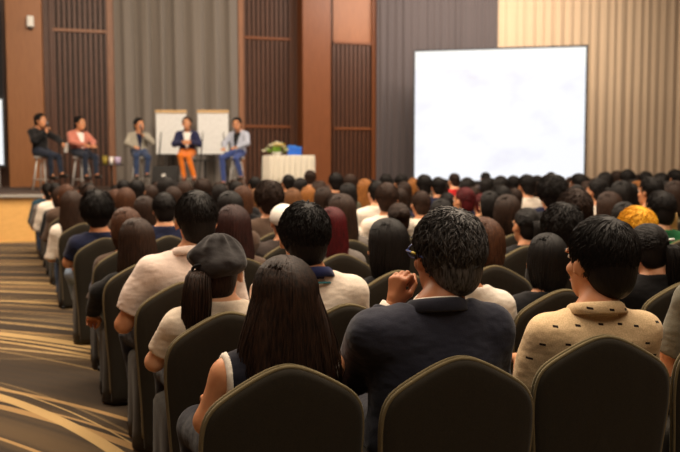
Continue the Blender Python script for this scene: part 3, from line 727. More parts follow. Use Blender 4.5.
# ------------------------------------------------------------------ the stage's furniture
def flipchart(px0, px1, py0, py1, depth, label):
    c = pt((px0 + px1) / 2, depth, 2); w_ = (px1 - px0) / F * depth; z0, z1 = ZY(py1, depth) - SZ, ZY(py0, depth) - SZ
    t = thing('flip_chart', label, 'flip chart', (c.x, c.y, SZ), .10, 'flip charts on the stage')
    m = MB(); m.box((0, 0, (z0 + z1) / 2), (w_, .025, z1 - z0), 0, .006); link('board', m.mesh('board', (plain('board_back', (150, 150, 150), .5),)), t)
    m = MB(); r = []
    for z in np.linspace(z0 + .01, z1 - .06, 9): r.append([(x, -.022 - .006 * math.sin((z - z0) * 2.5), z) for x in np.linspace(-w_ / 2 + .005, w_ / 2 - .005, 5)] + [(x, -.014, z) for x in np.linspace(w_ / 2 - .005, -w_ / 2 + .005, 5)])
    m.loft(r); link('paper_pad', m.mesh('pad', (plain('paper', (236, 236, 234), .7),)), t)
    m = MB(); m.box((0, -.022, z1 - .03), (w_ + .02, .04, .075), 0, .01); link('clamp_bar', m.mesh('clamp', (plain('cork_bar', (214, 176, 122), .6),)), t)
    for x, y in ((-.42, -.12), (.42, -.12), (0, .45)):
        m = MB(); m.bar((x * .5, .02, z1 - .1), (x * w_ * 1.15, y, .01), .016); link('leg', m.mesh('leg', (DARKM,), True), t)
    m = MB(); m.box((0, -.05, z0 - .01), (w_ * .96, .09, .02), 0, .005); link('pen_tray', m.mesh('tray', (DARKM,)), t)
flipchart(156.5, 186.5, 111, 154.5, 20.3, 'white flip chart standing behind the man in orange trousers')
flipchart(198, 228.5, 111, 154.5, 20.6, 'white flip chart standing left of the man in the pale blue blazer')

STOOL_H = .70
def stool(loc, rz, label):
    t = thing('bar_stool', label, 'stool', tuple(loc), rz, 'bar stools on the stage')
    m = MB(); m.lathe([(.0, STOOL_H - .045), (.15, STOOL_H - .045), (.175, STOOL_H - .03), (.178, STOOL_H - .012), (.15, STOOL_H), (0, STOOL_H)], seg=24); link('seat', m.mesh('seat', (plain('stool_seat', (206, 204, 200), .5),), True), t)
    for q in range(4):
        a = math.pi / 4 + q * math.pi / 2; m = MB(); m.bar((.11 * math.cos(a), .11 * math.sin(a), STOOL_H - .04), (.21 * math.cos(a), .21 * math.sin(a), 0), .017); link('leg', m.mesh('leg', (plain('stool_leg', (196, 194, 190), .4, .2),), True), t)
    m = MB(); m.tube([(.185 * math.cos(a), .185 * math.sin(a), .22) for a in np.linspace(0, 2 * math.pi, 25)], .011, 6); link('foot_ring', m.mesh('ring', (SILVER,), True), t)
    return t
def side_table(px, depth, label, top=.62):
    c = pt(px, depth, 1.4); t = thing('side_table', label, 'table', (c.x, c.y, SZ), 0)
    m = MB(); m.lathe([(0, top - .025), (.27, top - .025), (.28, top - .012), (.27, top), (0, top)], seg=28); link('table_top', m.mesh('top', (DARKM,), True), t)
    m = MB(); m.bar((0, 0, .02), (0, 0, top - .02), .025, 12); link('post', m.mesh('post', (DARKM,), True), t)
    m = MB(); m.lathe([(0, 0), (.2, 0), (.2, .012), (.03, .03), (0, .03)], seg=24); link('foot_plate', m.mesh('foot', (DARKM,), True), t)
    return c
c = side_table(111.5, 17.9, 'small black side table between the man in pink and the man in grey', ZY(164.5, 17.9) - SZ)
tz = ZY(164.5, 17.9)
def cup(x, y, z, r, h, mat, name, label, lid=None):
    t = thing(name, label, 'cup', (x, y, z)); m = MB(); m.lathe([(0, 0), (r * .8, 0), (r, h), (r * .92, h), (r * .75, .01), (0, .01)], seg=18); link('cup_body', m.mesh('cup', (mat,), True), t)
    if lid: m = MB(); m.lathe([(r * 1.06, h - .005), (r * 1.06, h + .012), (r * .8, h + .025), (0, h + .025)], seg=18); link('lid', m.mesh('lid', (lid,), True), t)
cup(c.x - .13, c.y - .03, tz, .055, .17, plain('olive_cup', (150, 132, 44), .5), 'paper_cup', 'olive yellow cup on the left of the small black side table', plain('cup_lid', (120, 104, 40), .5))
cup(c.x + .02, c.y - .08, tz, .05, .14, plain('white_cup', (222, 214, 208), .5), 'paper_cup', 'white cup in the middle of the small black side table', WHITE)
cup(c.x + .14, c.y + .0, tz, .07, .16, plain('lilac_cup', (176, 160, 190), .5), 'paper_cup', 'wide lilac cup on the right of the small black side table')
c = side_table(205, 19.6, 'black side table standing in front of the right-hand flip chart', ZY(160, 19.6) - SZ)
c = pt(165, 19.7, 1.3); t = thing('floor_monitor', 'black wedge monitor speaker on the stage under the first flip chart', 'speaker', (c.x, c.y, SZ), .1)
m = MB(); m.loft([[(-.3, -.2, 0), (.3, -.2, 0), (.3, .25, 0), (-.3, .25, 0)], [(-.3, -.22, .12), (.3, -.22, .12), (.3, .25, .12), (-.3, .25, .12)], [(-.29, .05, .5), (.29, .05, .5), (.29, .22, .5), (-.29, .22, .5)]]); link('housing', m.mesh('housing', (DARKM,)), t)
m = MB(); m.lathe([(0, 0), (.05, 0), (.05, .02), (0, .02)], (0, 0, 0), 16); o = link('badge', m.mesh('badge', (WHITE,)), t, (-.02, -.12, .27)); o.rotation_euler = (math.radians(54), 0, 0)

# draped table with flowers and blue boxes
TD = 18.6; c = pt(288.5, TD, 1.4); tz = ZY(155.5, TD) - SZ; tw = 52 / F * TD
t = thing('draped_table', 'long table under a white pleated cloth at the foot of the wooden pillar', 'table', (c.x, c.y, SZ), .34)
wd, dp = 1.02, .62
def pleated(name, amp, n_, z0, z1, hx, hy, mat):
    per = []; N = 240
    for i in range(N):
        u = i / N * 4; s_, f_ = int(u), u - int(u); cs = [(-hx, -hy), (hx, -hy), (hx, hy), (-hx, hy)]; a, b = cs[s_], cs[(s_ + 1) % 4]; nx, ny = [(0, -1), (1, 0), (0, 1), (-1, 0)][s_]
        per.append((a[0] + (b[0] - a[0]) * f_, a[1] + (b[1] - a[1]) * f_, nx, ny, math.sin(f_ * n_ * 2 * math.pi) * min(1, f_ * 12, (1 - f_) * 12)))
    R = [[(x + nx * amp * (g + 1) * k, y + ny * amp * (g + 1) * k, z) for x, y, nx, ny, g in per] for k, z in ((1.2, z0), (1, z0 + (z1 - z0) * .4), (.7, z0 + (z1 - z0) * .85), (.25, z1 - .012), (0, z1))]
    R.append([(x * .5, y * .5, z1 + .002) for x, y, *_ in per]); m = MB(); m.loft(R); link(name, m.mesh(name, (mat,), True), t)
pleated('tablecloth', .018, 8, .02, tz, wd / 2, dp / 2, fabric((232, 224, 206), .1))
for x in (-.42, .42):
    for y in (-.24, .24): m = MB(); m.bar((x, y, 0), (x, y, tz - .02), .02); link('leg', m.mesh('leg', (DARKM,), True), t)
# flower bowl
r = RS(8); fx = pt(277, TD, 1.6); t = thing('flower_arrangement', 'low white and green flower arrangement on the white draped table', 'flowers', (fx.x, fx.y, SZ + tz + .003), 0)
m = MB(); m.lathe([(0, 0), (.07, 0), (.11, .05), (.12, .07), (.1, .07), (.06, .02), (0, .02)], seg=20); link('bowl', m.mesh('bowl', (WHITE,), True), t)
for col, nm, n_, sp in (((124, 168, 48), 'leaf', 30, .24), ((246, 240, 214), 'blossom', 20, .19), ((236, 204, 60), 'blossom', 7, .15)):
    for i in range(n_):
        x, y = r.normal(0, sp * .6), r.normal(0, sp * .3); z = .08 + .17 * max(0, 1 - (x / .24) ** 2) * r.uniform(.5, 1.1); m = MB()
        if nm == 'leaf':
            d = np.array((x * 2.2 + r.normal(0, .2), r.normal(0, .5), r.uniform(.1, .9))); d /= np.linalg.norm(d); sd = np.cross(d, (.2, .7, .3)); p = np.array((x * .6, y, .06))
            L = .16; R = [[p + d * L * u - sd * w_, p + d * L * u + np.array((0, 0, .006)), p + d * L * u + sd * w_, p + d * L * u - np.array((0, 0, .003))] for u, w_ in ((0, .004), (.3, .022), (.6, .026), (.85, .014), (1, .002))]
            m.loft(R)
        else:
            for k in range(7):
                a = k * 2 * math.pi / 7 + r.uniform(0, 1); el = r.uniform(.2, 1.0); d = np.array((math.cos(a) * math.cos(el), math.sin(a) * math.cos(el), math.sin(el)))
                cpt = np.array((x, y, z)); sd = np.cross(d, (0, .1, 1)); m.loft([[cpt + d * .065 * u - sd * w_, cpt + d * .065 * u + np.array((0, 0, .008)), cpt + d * .065 * u + sd * w_, cpt + d * .065 * u - np.array((0, 0, .006))] for u, w_ in ((0, .006), (.5, .022), (.9, .018), (1, .004))])
        link(nm, m.mesh(nm, (plain('petal_%d' % col[0], col, .7),), True), t)
for i, (px, w_, h_, tilt, lb) in enumerate(((292, .19, .22, .15, 'blue box standing beside the flowers on the draped table'), (298.5, .12, .19, -.3, 'smaller blue box at the right of the other blue box on the draped table'))):
    p = pt(px, TD - .02, 1.6); t = thing('gift_box', lb, 'box', (p.x, p.y, SZ + tz + .003), tilt)
    m = MB(); m.box((0, 0, h_ * .39), (w_, .1, h_ * .78), 0, .004); link('box_body', m.mesh('box', (plain('blue_card', (24, 100, 214), .5),)), t)
    m = MB(); m.box((0, 0, h_ * .89), (w_ + .01, .11, h_ * .22), 0, .004); link('lid', m.mesh('lid', (plain('blue_card_lid', (44, 124, 230), .5),)), t)

# ------------------------------------------------------------------ shared hair shapes
HAIRS = {}
def hair_shape(style, seed=0):
    key = (style, seed)
    if key not in HAIRS:
        st, kw = {'short': ('short', {}), 'wavy': ('wavy', {}), 'spiky': ('spiky', dict(vol=1.06)), 'tight': ('tight', {}), 'tail': ('tail', {}), 'bun': ('bun', {}), 'bob': ('bob', dict(length=-.145)),
                  'midlong': ('bob', dict(length=-.21)), 'bobshort': ('bob', dict(length=-.105)), 'long': ('long', dict(length=-.34, spread=.38)), 'full': ('wavy', dict(vol=1.1))}[style]
        HAIRS[key] = build_hair(st, seed + hash_(style), **kw)
    return HAIRS[key]
def hash_(s): return sum(ord(c) * (i + 1) for i, c in enumerate(s)) % 997
def dress(t, B, hairme, hair_m, top_m, trous_m, skin_n='mid', shoes=True, collar=None, names=('shirt', 'trousers'), inner=None, scale=1.0):
    link('body', B['body'], t, mat=skin(skin_n))
    link(names[0], B['top'], t, mat=top_m)
    if 'inner' in B: link('undershirt', B['inner'], t, mat=inner or fabric((226, 222, 216)))
    link(names[1], B['trousers'], t, mat=trous_m)
    if shoes:
        for m in B['shoes']: link('shoe', m, t, mat=plain('shoe_leather', (34, 26, 22), .45))
    if hairme is not None:
        h = link('hair', hairme, t, mat=hair_m); h.matrix_local = B['M']
    if collar is not None: link('collar', collar_mesh(B), t, mat=collar)

# ------------------------------------------------------------------ five speakers on stools
JEANS = fabric((50, 64, 94)); DENIM = fabric((36, 42, 56)); NAVY = fabric((34, 38, 58)); BLACKC = fabric((28, 27, 28)); WHITEC = fabric((236, 226, 212)); GREYC = fabric((150, 146, 136))
def speaker(px, depth, rz, H, label, hairn, topm, trous, stool_label, inner=None, vee=None, off=.016, yaw=0, shoes_m=None, collar=None, names=('blazer', 'trousers'), hstyle='short', **kw):
    c = pt(px, depth, 2.0); loc = Vector((c.x, c.y, SZ)); R = Matrix.Rotation(rz, 4, 'Z')
    sp = kw.pop('stool_px', None)
    stool(loc, rz + .3, stool_label)
    t = thing('person', label, 'person', tuple(loc), rz)
    a = dict(H=H, seat=STOOL_H + .012, hy=-.03, yaw=yaw, shirt_off=off, vee=vee, waist=STOOL_H + .04, kneeL=(-.12, .34, STOOL_H - .02), kneeR=(.13, .36, STOOL_H + .02), ankL=(-.10, .27, .33), ankR=(.13, .36, .30), vox=.0125, hd=1.24, sh=.19)
    a.update(kw); B = build_person(**a)
    dress(t, B, hair_shape(hstyle, 2), hair(hairn), topm, trous, 'mid', True, collar, names, inner)
    for o in t.children:
        if o.name.startswith('shoe') and shoes_m: o.material_slots[0].material = shoes_m
    return lambda v: loc + R @ Vector(v), B
def microphone(p, d, label):
    d = Vector(d).normalized(); t = thing('microphone', label, 'microphone', tuple(p)); e = Vector(p) * 0
    m = MB(); m.tube([e - d * .10, e + d * .09], [.012, .018], 10); link('handle', m.mesh('handle', (DARKM,), True), t)
    m = MB(); V, Q = tubes(np.array([[e + d * u for u in np.linspace(.088, .145, 7)]]), np.array([[.018, .025, .028, .028, .026, .019, .006]]), 12); m.add(V, Q); link('grille', m.mesh('grille', (plain('mic_grille', (120, 120, 124), .4, .6),), True), t)
W1, B1 = speaker(42, 17.3, math.radians(-118), 1.60, 'person in black shirt and dark jeans talking into a microphone on a stool', 'black', BLACKC, DENIM, 'bar stool under the man in the black shirt',
    yaw=12, names=('shirt', 'trousers'), elbR=(.27, .06, 1.02), wrR=(.07, .21, 1.20), fdR=(-.5, .1, 1), pmR=(-.7, -.6, 0), hcR=1.15, elbL=(-.27, .16, 1.06), wrL=(-.16, .43, .95), fdL=(.1, 1, -.3), hcL=1.15, collar=BLACKC, ankL=(-.1, .42, .34), ankR=(.06, .30, .30))
microphone(W1((.05, .235, 1.27)), W1((0, -.25, .9)) - W1((0, 0, 0)), 'black microphone held by the man in the black shirt')
t = thing('paper_sheets', 'white folded papers in the other hand of the man in the black shirt', 'paper', tuple(W1((-.13, .52, .88))), .4)
m = MB(); m.loft([[(-.03, -.1, -.1), (.05, .1, -.1), (.052, .098, -.1), (-.028, -.102, -.1)], [(-.02, -.09, .0), (.06, .09, .02), (.062, .088, .02), (-.018, -.092, .0)], [(.0, -.09, .08), (.07, .08, .11), (.072, .078, .11), (.002, -.092, .08)]]); link('sheet', m.mesh('sheet', (WHITE,)), t)
W2, B2 = speaker(81, 17.6, math.radians(-132), 1.56, 'person in a pink blazer and white shirt on a stool', 'black', fabric((190, 118, 100)), DENIM, 'bar stool under the man in the pink blazer', vee=.075, yaw=18,
    elbR=(.25, .05, 1.0), wrR=(.10, .30, .93), elbL=(-.25, .05, 1.0), wrL=(-.08, .33, .92), collar=fabric((190, 118, 100)), ankL=(-.1, .40, .32))
W3, B3 = speaker(139.5, 18.1, math.radians(-158), 1.55, 'person in a grey blazer and jeans holding a microphone to his chin', 'black', fabric((158, 152, 138)), JEANS, 'bar stool under the man in the grey blazer', vee=.06, inner=fabric((30, 34, 58)), yaw=28,
    elbL=(-.25, .10, 1.0), wrL=(-.02, .22, 1.17), fdL=(.4, .2, .9), pmL=(.6, -.7, 0), hcL=1.15, elbR=(.27, .06, .98), wrR=(.14, .30, .90), collar=fabric((158, 152, 138)))
microphone(W3((.0, .255, 1.24)), W3((.05, -.3, .8)) - W3((0, 0, 0)), 'black microphone held by the man in the grey blazer')
W4, B4 = speaker(187, 18.4, math.radians(-172), 1.60, 'person in a navy blazer and bright orange trousers on a stool', 'darkbrown', fabric((40, 42, 72)), fabric((214, 116, 38)), 'bar stool under the man in orange trousers', vee=.085, yaw=-8,
    elbL=(-.27, .04, .98), wrL=(-.05, .23, 1.0), fdL=(1, .4, .1), pmL=(0, -1, 0), elbR=(.27, .04, .98), wrR=(.05, .24, 1.0), fdR=(-1, .4, .1), pmR=(0, -1, 0), collar=fabric((40, 42, 72)), shoes_m=plain('tan_leather', (120, 66, 38), .4), kneeL=(-.04, .36, STOOL_H - .02), ankL=(-.16, .38, .26), ankR=(.06, .34, .26))
W5, B5 = speaker(236.5, 18.7, math.radians(158), 1.60, 'person in a pale blue-grey blazer and blue jeans, rightmost of the seated speakers', 'black', fabric((176, 182, 198)), fabric((66, 82, 138)), 'bar stool under the man in the pale blue blazer', vee=.085, inner=BLACKC, yaw=14, pitch=-8,
    elbR=(.28, .05, 1.0), wrR=(.17, .27, .88), elbL=(-.29, .05, 1.0), wrL=(-.14, .27, .90), collar=fabric((176, 182, 198)), kneeL=(-.16, .32, STOOL_H - .03), ankL=(-.20, .16, .26), kneeR=(.18, .34, STOOL_H - .02), ankR=(.16, .30, .14))

# ------------------------------------------------------------------ the audience: rows of covered chairs, all facing the stage
RA = math.radians(21.9); RU, RV = Vector((math.cos(RA), math.sin(RA), 0)), Vector((-math.sin(RA), math.cos(RA), 0)); PITCH_ROW = .877
ROW0 = Vector((-.156, 2.237, 0))
def facing(p):
    """the seats fan: from squarely along the aisle on the left to nearly straight ahead on the right"""
    return RA - math.radians(13) * min(1.0, max(0.0, (p.x / p.y + .07) / .36))
def fwd(p): a = facing(p); return Vector((-math.sin(a), math.cos(a), 0))
def row_point(k, t): return ROW0 + RV * (k * PITCH_ROW) + RU * t
def seat_point(k, t): b = row_point(k, t); return b + fwd(b) * .295
def column(p, z): return 340 + F * p.x / depth(p, z)
def depth(p, z): return p.y * math.cos(PITCH) + (CAMZ - z) * math.sin(PITCH)
def t_for(k, px, dy, z=1.2):
    """position along row k at which a point dy ahead of the seat's origin shows at column px"""
    lo, hi = -8.0, 25.0
    for _ in range(60):
        m = (lo + hi) / 2; b = row_point(k, m); p = b + fwd(b) * (.295 + dy) if b.y > .3 else b; d = depth(p, z)
        if d <= .05 or 340 + F * p.x / d < px: lo = m
        else: hi = m
    b = row_point(k, lo); p = b + fwd(b) * (.295 + dy); return lo, depth(p, z)
CB = chair_meshes(); CLOTH = chair_cloth(); LIT_PIPE = fabric((112, 100, 72), .05); RUB = plain('black_rubber', (16, 15, 14), .6)  # chair edging coloured pale: overhead light on the cover's top edge, painted in
def chair(k, t, label, group, feet=False, dv=0.0):
    p = seat_point(k, t); p = p + fwd(row_point(k, t)) * dv; c = thing('banquet_chair', label, 'chair', tuple(p), facing(row_point(k, t)), group)
    link('back_cover', CB[0], c, mat=CLOTH); link('lit_edge_piping', CB[1], c, mat=LIT_PIPE); link('seat_cover', CB[2], c, mat=CLOTH)
    if feet:
        for x in (-.2, .2):
            for y in (-.23, .2): link('foot', CB[3], c, (x, y, 0), mat=RUB)
    return c
COLS = {'white': (240, 228, 212), 'black': (26, 25, 27), 'navy': (32, 36, 60), 'grey': (112, 104, 98), 'mustard': (206, 164, 92), 'beige': (216, 182, 136), 'purple': (92, 44, 92), 'green': (36, 108, 62), 'red': (198, 44, 44), 'brown': (88, 70, 58), 'teal': (38, 62, 74), 'violet': (84, 80, 150), 'cream': (232, 210, 178), 'olive': (86, 82, 66)}
# row, column, top, width of the head in the photograph; sex; hair; colours; turn of the head; label
PEOPLE = [
 (2, 386, 218, 42, 'f', 'midlong', 'black', 'black', 12, 'woman with straight black shoulder-length hair, seen just left of the man in the navy jacket'),
 (2, 481, 217, 40, 'f', 'bobshort', 'auburn', 'mustard', 8, 'woman with auburn bob and mustard top, half hidden behind the man in the navy jacket'),
 (1, 548, 229, 38, 'f', 'bob', 'black', 'black', 0, 'woman with a glossy dark bob and black jacket, left of the dashed beige shirt'),
 (2, 562, 203, 40, 'f', 'full', 'black', 'black', 0, 'person with full wavy black hair behind the woman with the glossy dark bob'),
 (2, 637, 205, 34, 'f', 'full', 'yellow', 'black', 0, 'person with bright yellow dyed hair, near the right edge'),
 (3, 233, 204, 36, 'f', 'long', 'reddark', 'brown', 0, 'woman with long reddish brown hair above the grey cap'),
 (3, 331, 204, 28, 'f', 'long', 'red', 'grey', 0, 'woman with wine red hair at the right of the man with the navy polo collar'),
 (5, 268, 180, 32, 'm', 'full', 'darkbrown', 'brown', 0, 'person with thick dark brown hair and a grey-brown jacket, behind the white cap'),
 (4, 124, 205, 30, 'f', 'bob', 'auburn', 'brown', 20, 'woman with orange-brown hair by the aisle, above the woman with long brown hair'),
 (5, 164, 190, 24, 'm', 'short', 'black', 'navy', 0, 'person with short black hair and navy shirt, left of the man in the white shirt'),
 (6, 143, 195, 22, 'f', 'midlong', 'darkbrown', 'brown', 15, 'dark-haired woman between the two men in navy shirts'),
 (4, 342, 192, 28, 'f', 'long', 'brown', 'grey', 0, 'woman with long brown hair behind the woman with wine red hair'),
 (5, 387, 180, 24, 'm', 'short', 'brown', 'white', -10, 'man with short brown hair and white shirt in front of the draped table and pillar'),
 (4, 398, 200, 24, 'f', 'bun', 'darkbrown', 'black', 0, 'woman with a low dark bun, behind the woman with straight black hair'),
 (6, 421, 188, 20, 'm', 'short', 'brown', 'white', 0, 'person with short brown hair and white shirt just above the salt-and-pepper head'),
 (6, 464, 185, 20, 'f', 'tight', 'red', 'black', 30, 'woman with dark red hair looking left, above the salt-and-pepper head'),
 (7, 481, 192, 16, 'f', 'bun', 'red', 'black', 0, 'woman with a dark red bun next to the woman looking left'),
 (4, 507, 194, 28, 'f', 'bob', 'darkbrown', 'purple', 0, 'woman with a rounded dark brown bob and purple top'),
 (3, 526, 205, 27, 'f', 'tail', 'black', 'black', 15, 'woman with black hair tied back, in front of the rounded brown bob'),
 (3, 574, 189, 36, 'f', 'full', 'darkbrown', 'black', 0, 'person with broad dark brown hair under the right end of the screen'),
 (4, 552, 174, 34, 'f', 'full', 'black', 'black', 0, 'person with very wide black hair reaching the lower edge of the screen'),
 (4, 608, 191, 28, 'f', 'midlong', 'brown', 'grey', 0, 'woman with streaked brown hair, above and left of the yellow hair'),
 (3, 624, 199, 24, 'f', 'bob', 'black', 'black', 0, 'person with smooth black hair touching the yellow hair from behind'),
 (3, 660, 188, 28, 'm', 'short', 'black', 'green', 10, 'person with short black hair and green shirt at the right edge'),
 (4, 650, 175, 22, 'm', 'short', 'black', 'mustard', 25, 'person with black hair looking left, above the green shirt'),
 (5, 621, 180, 30, 'f', 'bob', 'black', 'black', 0, 'person with large smooth black hair, straight above the yellow hair'),
 (7, 72, 190, 24, 'f', 'long', 'brown', 'white', 0, 'woman with long brown hair and white blouse by the aisle near the stage'),
 (9, 66, 182, 15, 'f', 'midlong', 'auburn', 'brown', 20, 'auburn-haired woman by the aisle, next to the man in the white shirt near the stage'),
 (11, 56, 180, 13, 'm', 'short', 'black', 'white', 0, 'person in white shirt at the end of a row close to the stage'),
 (13, 47, 180, 11, 'm', 'short', 'black', 'teal', 0, 'person in dark teal jacket at the aisle end of the row nearest the stage'),
 (8, 91, 182, 16, 'm', 'short', 'darkbrown', 'black', 0, 'dark-haired person just left of the bushy black hair'),
 (8, 115, 187, 15, 'f', 'bob', 'auburn', 'brown', 0, 'auburn head just right of the bushy black hair'),
 (7, 126, 186, 19, 'f', 'bob', 'auburn', 'brown', 0, 'auburn head above the woman with orange-brown hair'),
 (9, 124, 177, 13, 'm', 'short', 'black', 'black', 0, ''), (9, 137, 177, 15, 'm', 'short', 'black', 'black', 0, ''), (9, 150, 183, 15, 'f', 'bob', 'darkbrown', 'brown', 0, ''),
 (8, 165, 176, 20, 'f', 'bob', 'black', 'black', 0, ''), (8, 184, 179, 16, 'f', 'bob', 'brown', 'black', 0, ''), (8, 203, 177, 18, 'm', 'short', 'darkbrown', 'brown', 0, ''), (7, 173, 184, 17, 'f', 'bob', 'brown', 'brown', 0, ''),
 (8, 220, 182, 16, 'f', 'bob', 'black', 'black', 0, ''), (8, 236, 178, 16, 'm', 'short', 'black', 'black', 0, ''), (6, 242, 184, 20, 'f', 'bob', 'auburn', 'black', 0, 'person with orange-lit brown hair at the left of the thick dark brown hair'),
 (10, 255, 174, 12, 'm', 'short', 'black', 'black', 0, ''), (6, 229, 189, 26, 'f', 'bob', 'black', 'brown', 0, 'dark bob directly above the woman with long reddish brown hair'), (7, 255, 187, 16, 'f', 'midlong', 'lightbrown', 'brown', 0, 'woman with light brown hair touching the thick dark brown hair'),
 (10, 288, 172, 12, 'm', 'short', 'black', 'black', 0, 'small black head in front of the white draped table, the left one of two'), (10, 310, 168, 12, 'm', 'short', 'darkbrown', 'black', 0, 'small dark brown head in front of the white draped table, the right one of two'), (9, 300, 176, 14, 'f', 'bob', 'black', 'black', 0, ''),
 (7, 292, 187, 18, 'f', 'bob', 'lightbrown', 'brown', 0, ''), (8, 308, 185, 16, 'f', 'midlong', 'orange', 'brown', 0, 'woman with orange-blond hair under the white draped table'), (9, 335, 171, 15, 'm', 'short', 'black', 'black', 0, ''), (9, 350, 172, 15, 'm', 'short', 'brown', 'violet', 0, 'person in violet shirt in front of the dark red pillar'),
 (8, 318, 180, 16, 'f', 'bob', 'brown', 'brown', 0, ''), (7, 323, 185, 19, 'f', 'bob', 'darkbrown', 'black', 0, ''), (7, 348, 182, 18, 'f', 'bob', 'black', 'black', 0, ''), (8, 364, 177, 15, 'f', 'long', 'orange', 'olive', 0, 'woman with long orange-blond hair left of the man in the white shirt'),
 (7, 376, 178, 18, 'm', 'short', 'black', 'white', 0, 'black-haired person in white touching the man with short brown hair and white shirt'), (10, 386, 172, 13, 'm', 'short', 'black', 'black', 0, ''), (10, 401, 172, 13, 'm', 'short', 'black', 'black', 0, ''), (8, 404, 180, 15, 'f', 'midlong', 'darkbrown', 'black', 0, ''),
 (10, 413, 176, 11, 'f', 'midlong', 'orange', 'mustard', 0, 'orange-blond head at the lower left corner of the big screen'), (8, 424, 173, 17, 'm', 'short', 'black', 'black', 0, ''), (9, 438, 175, 15, 'm', 'short', 'black', 'navy', 0, ''),
 (7, 447, 190, 18, 'm', 'short', 'black', 'black', 0, ''), (6, 441, 198, 22, 'f', 'bob', 'black', 'black', 0, 'flat black hair immediately above the salt-and-pepper head'), (11, 454, 171, 11, 'm', 'short', 'darkbrown', 'red', 20, 'person in a red shirt under the middle of the big screen'), (9, 467, 176, 15, 'f', 'bob', 'black', 'black', 0, ''),
 (12, 485, 170, 10, 'm', 'short', 'black', 'navy', 0, ''), (9, 487, 176, 15, 'f', 'bob', 'black', 'black', 0, ''), (9, 500, 175, 16, 'f', 'bob', 'black', 'black', 0, ''), (6, 499, 184, 22, 'm', 'short', 'black', 'black', 25, 'person with short black hair turned left, behind the rounded dark brown bob'),
 (8, 526, 173, 18, 'm', 'short', 'black', 'white', 20, 'person with black hair and white shirt left of the very wide black hair'), (9, 513, 174, 14, 'm', 'short', 'black', 'black', 0, ''), (11, 537, 174, 13, 'm', 'short', 'black', 'black', 0, ''), (12, 551, 170, 11, 'm', 'short', 'black', 'black', 0, ''),
 (8, 578, 172, 17, 'm', 'short', 'black', 'grey', 30, 'person with short black hair facing left at the lower right corner of the screen'), (6, 597, 177, 20, 'f', 'tail', 'black', 'white', 35, 'woman with tied black hair and white top facing left, right of the screen'),
 (8, 605, 171, 16, 'f', 'bob', 'black', 'black', 0, ''), (8, 627, 168, 18, 'm', 'short', 'black', 'black', 0, 'person with black hair high in front of the beige curtain'), (10, 616, 169, 13, 'm', 'short', 'darkbrown', 'black', 0, ''), (9, 645, 170, 15, 'm', 'short', 'black', 'black', 0, ''),
 (7, 637, 180, 17, 'f', 'midlong', 'orange', 'brown', 0, 'orange-haired person in front of the beige curtain'), (8, 660, 172, 17, 'f', 'bob', 'black', 'black', 0, ''), (8, 674, 168, 17, 'm', 'short', 'black', 'black', 25, 'black-haired person in front of the beige curtain at the right border'), (5, 674, 180, 22, 'f', 'bob', 'darkbrown', 'olive', 0, 'dark brown bob at the right border above the green shirt'),
]
BODIES = {}
def crowd_body(sex, H, yaw, far, hd):
    Hb = round(H / .05) * .05; yb = min((-30, -12, 0, 12, 30), key=lambda v: abs(v - yaw)); hb = min((1.08, 1.2), key=lambda v: abs(v - hd)); key = (sex, Hb, yb, far, hb)
    if key not in BODIES:
        BODIES[key] = build_person(H=Hb, yaw=yb, female=sex == 'f', sh=.155 if sex == 'f' else .18, vox=.017 if far else .0135, hd=hb, seed=len(BODIES) + 3, wrL=(-.09, .17, .62), wrR=(.09, .17, .62), shirt_off=.014)
    return BODIES[key], H / Hb, hb
CHAIRS = []                                            # row, position along it, label, group, feet
taken = {}
RND = random.Random(5)
TROUS = [fabric((30, 30, 38)), fabric((46, 54, 78)), fabric((70, 88, 118)), fabric((40, 36, 34))]
def audience(k, t, H, hd, sex, style, hc, tc, yaw, label, group=None, chair_label=None, chair_dt=0.0, feet=False):
    p = seat_point(k, t); far = k >= 6; B, sc, hb = crowd_body(sex, H, yaw, far, hd)
    who = thing('person', label, 'person', tuple(p), facing(row_point(k, t)) + math.radians(RND.uniform(-4, 4)), group, sc)
    hm = hair_shape(style, RND.randint(0, 1))
    dress(who, B, hm, hair(hc), fabric(COLS[tc]) if isinstance(tc, str) else tc, RND.choice(TROUS), RND.choice(('light', 'mid', 'mid')), shoes=feet)
    for o in who.children:
        if o.data is hm: o.scale = o.scale * min(1.05, hd / hb); break
    taken.setdefault(k, []).append(t)
    CHAIRS.append([k, t + chair_dt, chair_label, group and 'covered chairs hidden in the crowd', feet])
    return who

